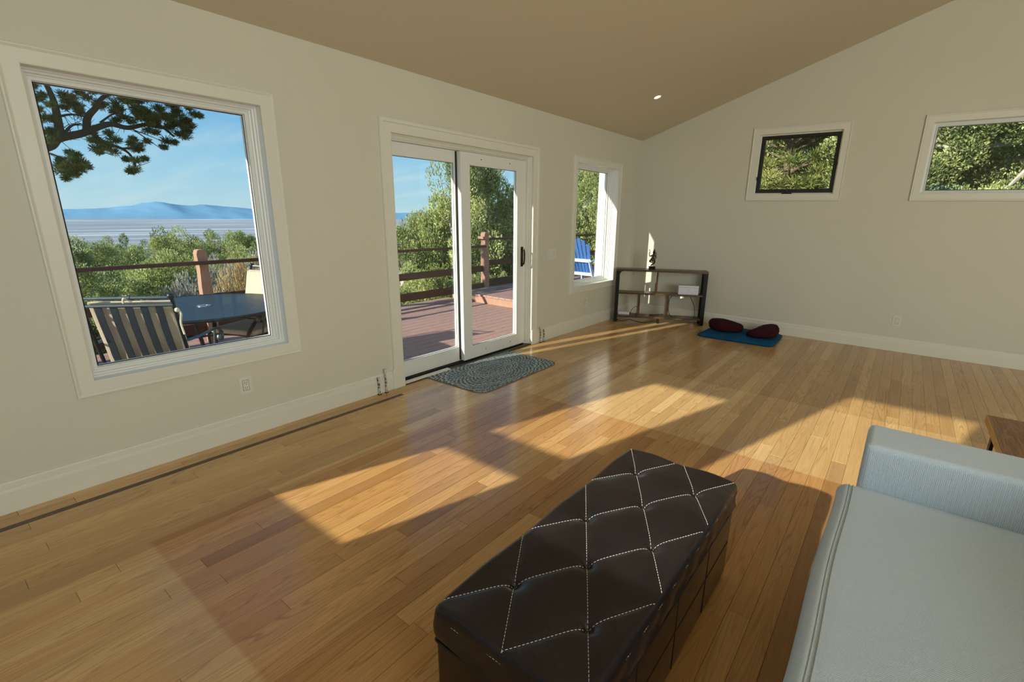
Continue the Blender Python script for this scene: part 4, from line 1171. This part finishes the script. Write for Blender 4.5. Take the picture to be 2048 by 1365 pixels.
def crown_points(rs, blobs, per, br, spread=.35):
    """blobs (K,3) with radius br (K,) -> sprigs pointing outwards and up, tint by blob"""
    K = len(blobs); n = per
    d = rs.normal(size=(K, n, 3)); d /= np.linalg.norm(d, axis=2)[..., None]
    rr = rs.uniform(.35, 1, size=(K, n, 1))**.6
    C = blobs[:, None, :] + d*rr*br[:, None, None]*np.array([1, 1, 1.15])
    Dr = d*.7 + np.array([0, 0, .75]) + rs.normal(size=d.shape)*spread
    Dr /= np.linalg.norm(Dr, axis=2)[..., None]
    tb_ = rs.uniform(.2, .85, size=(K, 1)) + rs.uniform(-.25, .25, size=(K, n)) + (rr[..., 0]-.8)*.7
    return C.reshape(-1, 3), Dr.reshape(-1, 3), np.clip(tb_.reshape(-1), 0, 1)
def make_juniper(seed, shape, nb=135, per=400, L0=.038, mat='juniper'):
    """unit tree about 1 wide (radius 1) and height 2.2; built around z=0..2.4"""
    rs = np.random.RandomState(seed); B = []
    while len(B) < nb:
        p = rs.uniform(-1, 1, 3)
        if shape == 'round': ok = .45 < np.linalg.norm(p) < 1; q = p*np.array([1, 1, 1.0])+np.array([0, 0, 1.25])
        elif shape == 'cone':
            z = (p[2]+1)/2; rad = (1-z)**.7*1.0; ok = rad*.45 < math.hypot(p[0], p[1]) < rad; q = np.array([p[0], p[1], .25+z*2.4])
        else: ok = .3 < np.linalg.norm(p) < 1; q = p*np.array([1, 1, .55])+np.array([0, 0, .5])
        if ok: B.append(q)
    B = np.array(B); br = rs.uniform(.10, .23, nb)
    C, Dr, t = crown_points(rs, B, per, br)
    N = len(C)
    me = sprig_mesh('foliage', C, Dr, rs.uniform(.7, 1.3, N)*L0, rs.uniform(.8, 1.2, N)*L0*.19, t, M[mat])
    tr = MB(); rg = random.Random(seed)
    zt = 1.6 if shape != 'bush' else .5
    tr.tube(bez([(0, 0, -.5), (rg.uniform(-.05, .05), .02, .3), (rg.uniform(-.12, .12), rg.uniform(-.1, .1), .8*zt/1.6), (rg.uniform(-.15, .15), rg.uniform(-.1, .1), zt)], 4), [.085, .085, .08, .08, .075, .07, .065, .06, .055, .05, .04, .03, .02], 7)
    for k in range(30 if shape != 'bush' else 12):
        b = B[rg.randrange(nb)]; z0 = rg.uniform(.15, .8)*zt
        mid = Vector(b)*.5+Vector((rg.uniform(-.1, .1), rg.uniform(-.1, .1), z0*.5+.05))
        tr.tube(bez([(0, 0, z0), mid, b], 4), [.04, .036, .032, .028, .024, .02, .014, .010, .006], 5)
    tm = tr.build('trunk', M['greybark'], None, smooth=True)
    return me, tm
protos = {}
def proto(key):
    if key not in protos:
        a = {'round': (5, 'round'), 'round2': (8, 'round'), 'cone': (6, 'cone'), 'bush': (7, 'bush', 90, 200)}.get(key)
        if key == 'sage': a = (21, 'bush', 100, 220, .042, 'sage')
        if key == 'dry': a = (22, 'bush', 100, 220, .042, 'drybush')
        if key == 'silver': a = (23, 'round', 135, 400, .036, 'silver')
        me, tm = make_juniper(*a); protos[key] = (me, tm.data); bpy.data.objects.remove(tm)
    return protos[key]
def tree(key, x, y, z, s, sz=None, rz=0, label='', group=None, cat='tree', name='juniper_tree'):
    me, tm = proto(key)
    r = empty(name, (x, y, z), rz); r.scale = (s, s, sz or s); tag(r, label, cat, group)
    f = bpy.data.objects.new('foliage', me); COL.objects.link(f); f.parent = r; f['kind'] = 'stuff'
    t = bpy.data.objects.new('trunk', tm); COL.objects.link(t); t.parent = r
    return r
# near trees seen through the sliding door
tree('cone', -5.6, 8.9, -1.7, 1.55, 2.15, .3, 'tall pointed juniper just beyond the railing seen through the left door panel')
tree('round', -6.0, 9.9, -1.7, 1.55, 2.0, 1.2, 'large full juniper behind the railing post seen through the right door panel')
tree('round2', -7.2, 8.1, -2.4, 1.6, 1.7, 2.2, 'rounded juniper lower on the slope behind the left door panel')
tree('round', -4.9, 6.9, -2.3, 1.15, 1.15, 4.2, 'low juniper crown just past the railing in the left door panel')
tree('silver', -4.6, 8.4, -2.0, .95, 1.0, 3.0, 'silvery low shrub between railing and door trees', name='shrub', cat='shrub')
tree('round2', -4.0, 12.9, -1.3, 1.45, 2.1, .7, 'dark juniper beyond the raised platform')
tree('cone', -2.6, 14.9, -.9, 1.7, 2.4, 2.5, 'tall juniper directly behind the blue chairs')
tree('round', -1.2, 15.2, -.8, 1.8, 2.2, 1.9, 'broad juniper behind the blue chairs to the right')
tree('cone', -6.6, 15.5, -1.8, 2.0, 2.7, 5.0, 'tall juniper farther behind the right door panel')
tree('round', -9.5, 13.0, -2.7, 2.0, 2.1, .1, 'full juniper lower on the slope behind the door trees')
tree('bush', -4.3, 7.8, -1.45, .7, .9, .1, 'low bushy juniper at the foot of the railing', name='shrub', cat='shrub')
# trees behind the two high windows
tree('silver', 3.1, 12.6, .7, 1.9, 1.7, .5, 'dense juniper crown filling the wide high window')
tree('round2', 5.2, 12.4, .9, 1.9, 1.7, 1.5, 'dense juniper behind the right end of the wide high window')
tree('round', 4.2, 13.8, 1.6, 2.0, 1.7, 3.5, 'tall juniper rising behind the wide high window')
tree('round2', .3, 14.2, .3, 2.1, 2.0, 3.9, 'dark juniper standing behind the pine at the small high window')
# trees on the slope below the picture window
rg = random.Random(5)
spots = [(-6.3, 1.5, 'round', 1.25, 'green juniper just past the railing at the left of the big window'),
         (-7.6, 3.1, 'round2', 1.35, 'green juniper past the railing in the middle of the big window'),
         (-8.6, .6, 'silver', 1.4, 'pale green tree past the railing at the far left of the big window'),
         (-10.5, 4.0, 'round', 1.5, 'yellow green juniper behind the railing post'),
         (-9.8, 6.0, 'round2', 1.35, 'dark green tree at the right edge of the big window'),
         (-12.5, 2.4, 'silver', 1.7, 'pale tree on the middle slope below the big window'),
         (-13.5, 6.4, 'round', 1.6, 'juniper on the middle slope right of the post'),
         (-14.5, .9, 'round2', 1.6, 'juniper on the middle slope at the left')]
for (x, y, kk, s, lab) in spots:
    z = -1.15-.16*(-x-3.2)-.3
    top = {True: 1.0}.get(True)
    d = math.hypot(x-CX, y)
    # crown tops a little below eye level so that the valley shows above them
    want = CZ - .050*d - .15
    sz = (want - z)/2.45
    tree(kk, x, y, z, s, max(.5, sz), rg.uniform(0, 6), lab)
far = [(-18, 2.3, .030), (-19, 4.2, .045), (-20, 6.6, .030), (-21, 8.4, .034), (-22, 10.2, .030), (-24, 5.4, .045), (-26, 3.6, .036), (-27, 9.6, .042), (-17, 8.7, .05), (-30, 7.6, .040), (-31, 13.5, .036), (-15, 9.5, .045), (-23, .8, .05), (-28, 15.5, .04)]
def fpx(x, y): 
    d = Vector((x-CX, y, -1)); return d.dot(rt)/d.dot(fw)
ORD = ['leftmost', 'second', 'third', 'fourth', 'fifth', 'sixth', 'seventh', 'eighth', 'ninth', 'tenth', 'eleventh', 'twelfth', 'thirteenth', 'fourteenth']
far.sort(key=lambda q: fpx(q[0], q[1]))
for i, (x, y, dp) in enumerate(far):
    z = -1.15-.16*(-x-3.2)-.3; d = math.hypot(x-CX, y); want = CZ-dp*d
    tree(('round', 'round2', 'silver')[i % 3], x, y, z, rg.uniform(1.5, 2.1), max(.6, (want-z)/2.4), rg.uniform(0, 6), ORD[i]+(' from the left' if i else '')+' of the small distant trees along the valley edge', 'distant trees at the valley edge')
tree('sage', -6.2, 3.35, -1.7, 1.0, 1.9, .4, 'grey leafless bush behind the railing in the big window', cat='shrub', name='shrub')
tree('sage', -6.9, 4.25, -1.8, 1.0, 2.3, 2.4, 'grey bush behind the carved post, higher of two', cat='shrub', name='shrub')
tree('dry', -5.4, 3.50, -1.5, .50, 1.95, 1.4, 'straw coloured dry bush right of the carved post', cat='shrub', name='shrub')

# pine with needle clumps
def needle_clumps(rs, cl, rad, per, L0=.07, mat='pine'):
    K = len(cl); d = rs.normal(size=(K, per, 3)); d /= np.linalg.norm(d, axis=2)[..., None]
    rr = rs.uniform(.15, 1, size=(K, per, 1))
    C = np.array(cl)[:, None, :] + d*rr*np.array(rad)[:, None, None]*np.array([1.15, 1.15, .75])
    Dr = d + np.array([0, 0, .35]) + rs.normal(size=d.shape)*.35; Dr /= np.linalg.norm(Dr, axis=2)[..., None]
    t = np.clip(rs.uniform(.15, .7, size=(K, 1)) + rs.uniform(-.2, .3, size=(K, per)), 0, 1)
    N = K*per
    return sprig_mesh('needles', C.reshape(-1, 3), Dr.reshape(-1, 3), rs.uniform(.7, 1.3, N)*L0, np.full(N, L0*.055), t.reshape(-1), M[mat])
pn = empty('pine_tree', (-4.75, .55, -1.5)); tag(pn, 'dark pine with crooked limb hanging over the upper left of the big window', 'tree')
def loc(p): return (p[0]+4.75, p[1]-.55, p[2]+1.5)
m_ = MB(); m_.tube([loc(p) for p in bez([(-4.75, .55, -1.6), (-4.7, .6, 0), (-4.85, .45, 1.4), (-4.7, .7, 2.6), (-4.8, .8, 3.8)], 5)], [.16-.006*i for i in range(21)], 9); m_.build('trunk', M['darkbark'], pn, smooth=True)
X0 = -4.5
limbs = [([(X0-.25, .62, 2.2), (X0-.1, 1.0, 2.02), (X0, 1.31, 2.09), (X0, 1.42, 2.19), (X0+.02, 1.61, 2.26), (X0+.05, 1.72, 2.32), (X0+.06, 1.89, 2.40), (X0+.08, 2.05, 2.38), (X0+.05, 2.26, 2.45), (X0, 2.43, 2.44), (X0-.03, 2.55, 2.35)], .060, .012),
         ([(X0+.03, 1.67, 2.28), (X0+.05, 1.70, 2.44), (X0+.08, 1.79, 2.56), (X0+.1, 1.88, 2.69), (X0+.1, 2.1, 2.8)], .042, .014),
         ([(X0, 1.44, 2.2), (X0-.05, 1.46, 2.45), (X0-.08, 1.46, 2.63), (X0-.1, 1.40, 2.9)], .046, .02),
         ([(X0+.03, 1.72, 2.29), (X0+.1, 1.78, 2.19), (X0+.15, 1.93, 2.13), (X0+.2, 2.00, 2.05), (X0+.2, 2.02, 1.93)], .026, .006),
         ([(X0+.15, 1.93, 2.13), (X0+.17, 2.05, 2.15), (X0+.2, 2.14, 2.22)], .012, .005),
         ([(X0, 1.25, 2.03), (X0+.1, 1.31, 2.01), (X0+.13, 1.41, 1.97), (X0+.15, 1.57, 1.97)], .014, .005),
         ([(X0, 1.46, 2.22), (X0-.05, 1.56, 2.34), (X0-.08, 1.66, 2.38)], .018, .008),
         ([(X0, 1.46, 2.42), (X0, 1.58, 2.46), (X0+.02, 1.70, 2.45)], .014, .008),
         ([(X0+.06, 1.80, 2.40), (X0+.1, 1.95, 2.52), (X0+.1, 2.10, 2.50)], .012, .005),
         ([(X0+.08, 2.08, 2.38), (X0+.1, 2.22, 2.27), (X0+.1, 2.36, 2.16)], .008, .003),
         ([(X0+.08, 2.05, 2.38), (X0+.06, 2.25, 2.32), (X0+.06, 2.38, 2.27)], .007, .003)]
for ps_, r0_, r1_ in limbs:
    pts = bez([loc(p) for p in ps_], 5); n = len(pts)
    m_ = MB(); m_.tube(pts, [r0_+(r1_-r0_)*i/(n-1) for i in range(n)], 7); m_.build('limb', M['darkbark'], pn, smooth=True)
m_ = MB(); rg2 = random.Random(9)
for i in range(110):                                  # fine bare twigs
    ps_, r0_, r1_ = limbs[rg2.choice([0, 0, 0, 1, 2, 3, 6, 7, 8])]
    a = rg2.randrange(1, len(ps_)); p = Vector(ps_[a-1]).lerp(Vector(ps_[a]), rg2.random())
    if p.y < 1.2: continue
    q = p+Vector((rg2.uniform(-.15, .15), rg2.uniform(-.14, .18), rg2.uniform(-.12, .16))); mid = p.lerp(q, .5)+Vector((0, 0, rg2.uniform(-.03, .03)))
    m_.tube([loc(p), loc(mid), loc(q)], [.004, .003, .0015], 4, caps=False)
o = m_.build('twigs', M['darkbark'], pn); o['kind'] = 'stuff'
CL = [(2.73, 2.62), (2.66, 2.43), (2.58, 2.34), (2.49, 2.54), (2.38, 2.64), (2.21, 2.63), (2.06, 2.68), (1.89, 2.62), (1.75, 2.67), (1.54, 2.65), (1.32, 2.37), (1.33, 2.59), (1.33, 2.21), (1.86, 2.21), (1.75, 2.22), (1.71, 2.11), (1.92, 2.11), (2.09, 2.16), (2.17, 2.21), (2.03, 2.0), (2.05, 1.91), (2.38, 2.26), (2.23, 2.37), (1.52, 1.95), (1.59, 1.93), (1.56, 1.87), (1.48, 1.97), (1.39, 1.89), (1.36, 1.83), (1.44, 1.81), (2.03, 2.49), (2.15, 2.49), (2.31, 2.5), (1.66, 2.57), (1.6, 2.6),
      (2.60, 2.60), (2.70, 2.52), (2.62, 2.50), (2.50, 2.45), (2.44, 2.55), (2.35, 2.55), (2.27, 2.57), (2.15, 2.60), (2.0, 2.66), (2.3, 2.75), (2.5, 2.75), (2.1, 2.85), (1.8, 2.85), (1.5, 2.85), (1.3, 2.75), (1.2, 2.3), (1.15, 2.5), (1.9, 2.75), (2.6, 2.72)]
rs = np.random.RandomState(4)
cl3 = [loc((X0+rs.uniform(-.12, .25), a, b)) for a, b in CL]
sub_ = [(c[0]+rs.uniform(-.1, .1), c[1]+rs.uniform(-.085, .085), c[2]+rs.uniform(-.07, .08)) for c in cl3 for _ in (0, 1) if c[2] < 4.6]
extra_ = [loc((-4.7+rs.uniform(-.9, .9), rs.uniform(-.4, 2.6), rs.uniform(2.9, 4.6))) for _ in range(60)]
rad = [.070 if i < 35 else .085 for i in range(len(CL))] + [.045]*len(sub_) + [.2]*60
me = needle_clumps(rs, cl3+sub_+extra_, rad, 240, .055)
o = bpy.data.objects.new('needles', me); COL.objects.link(o); o.parent = pn; o['kind'] = 'stuff'
# pine behind the small high window
pn2 = empty('pine_tree', (1.1, 11.6, -.2)); tag(pn2, 'long needled pine close behind the small high window', 'tree')
m_ = MB(); m_.tube(bez([(0, 0, -.6), (.05, 0, 1), (-.05, 0, 2.4), (0, 0, 4.2)], 5), [.13-.006*i for i in range(16)], 8)
cl = []
for i in range(110):
    a = rs.uniform(0, 2*PI); z = rs.uniform(1.2, 4.2); r_ = (1.5-.25*(z-1.2))*rs.uniform(.35, 1)
    p = (r_*math.cos(a), r_*math.sin(a), z); cl.append(p); m_.tube([(0, 0, z-.3), (p[0]*.5, p[1]*.5, z-.15), p], [.03, .02, .008], 5)
m_.build('trunk', M['bark'], pn2, smooth=True)
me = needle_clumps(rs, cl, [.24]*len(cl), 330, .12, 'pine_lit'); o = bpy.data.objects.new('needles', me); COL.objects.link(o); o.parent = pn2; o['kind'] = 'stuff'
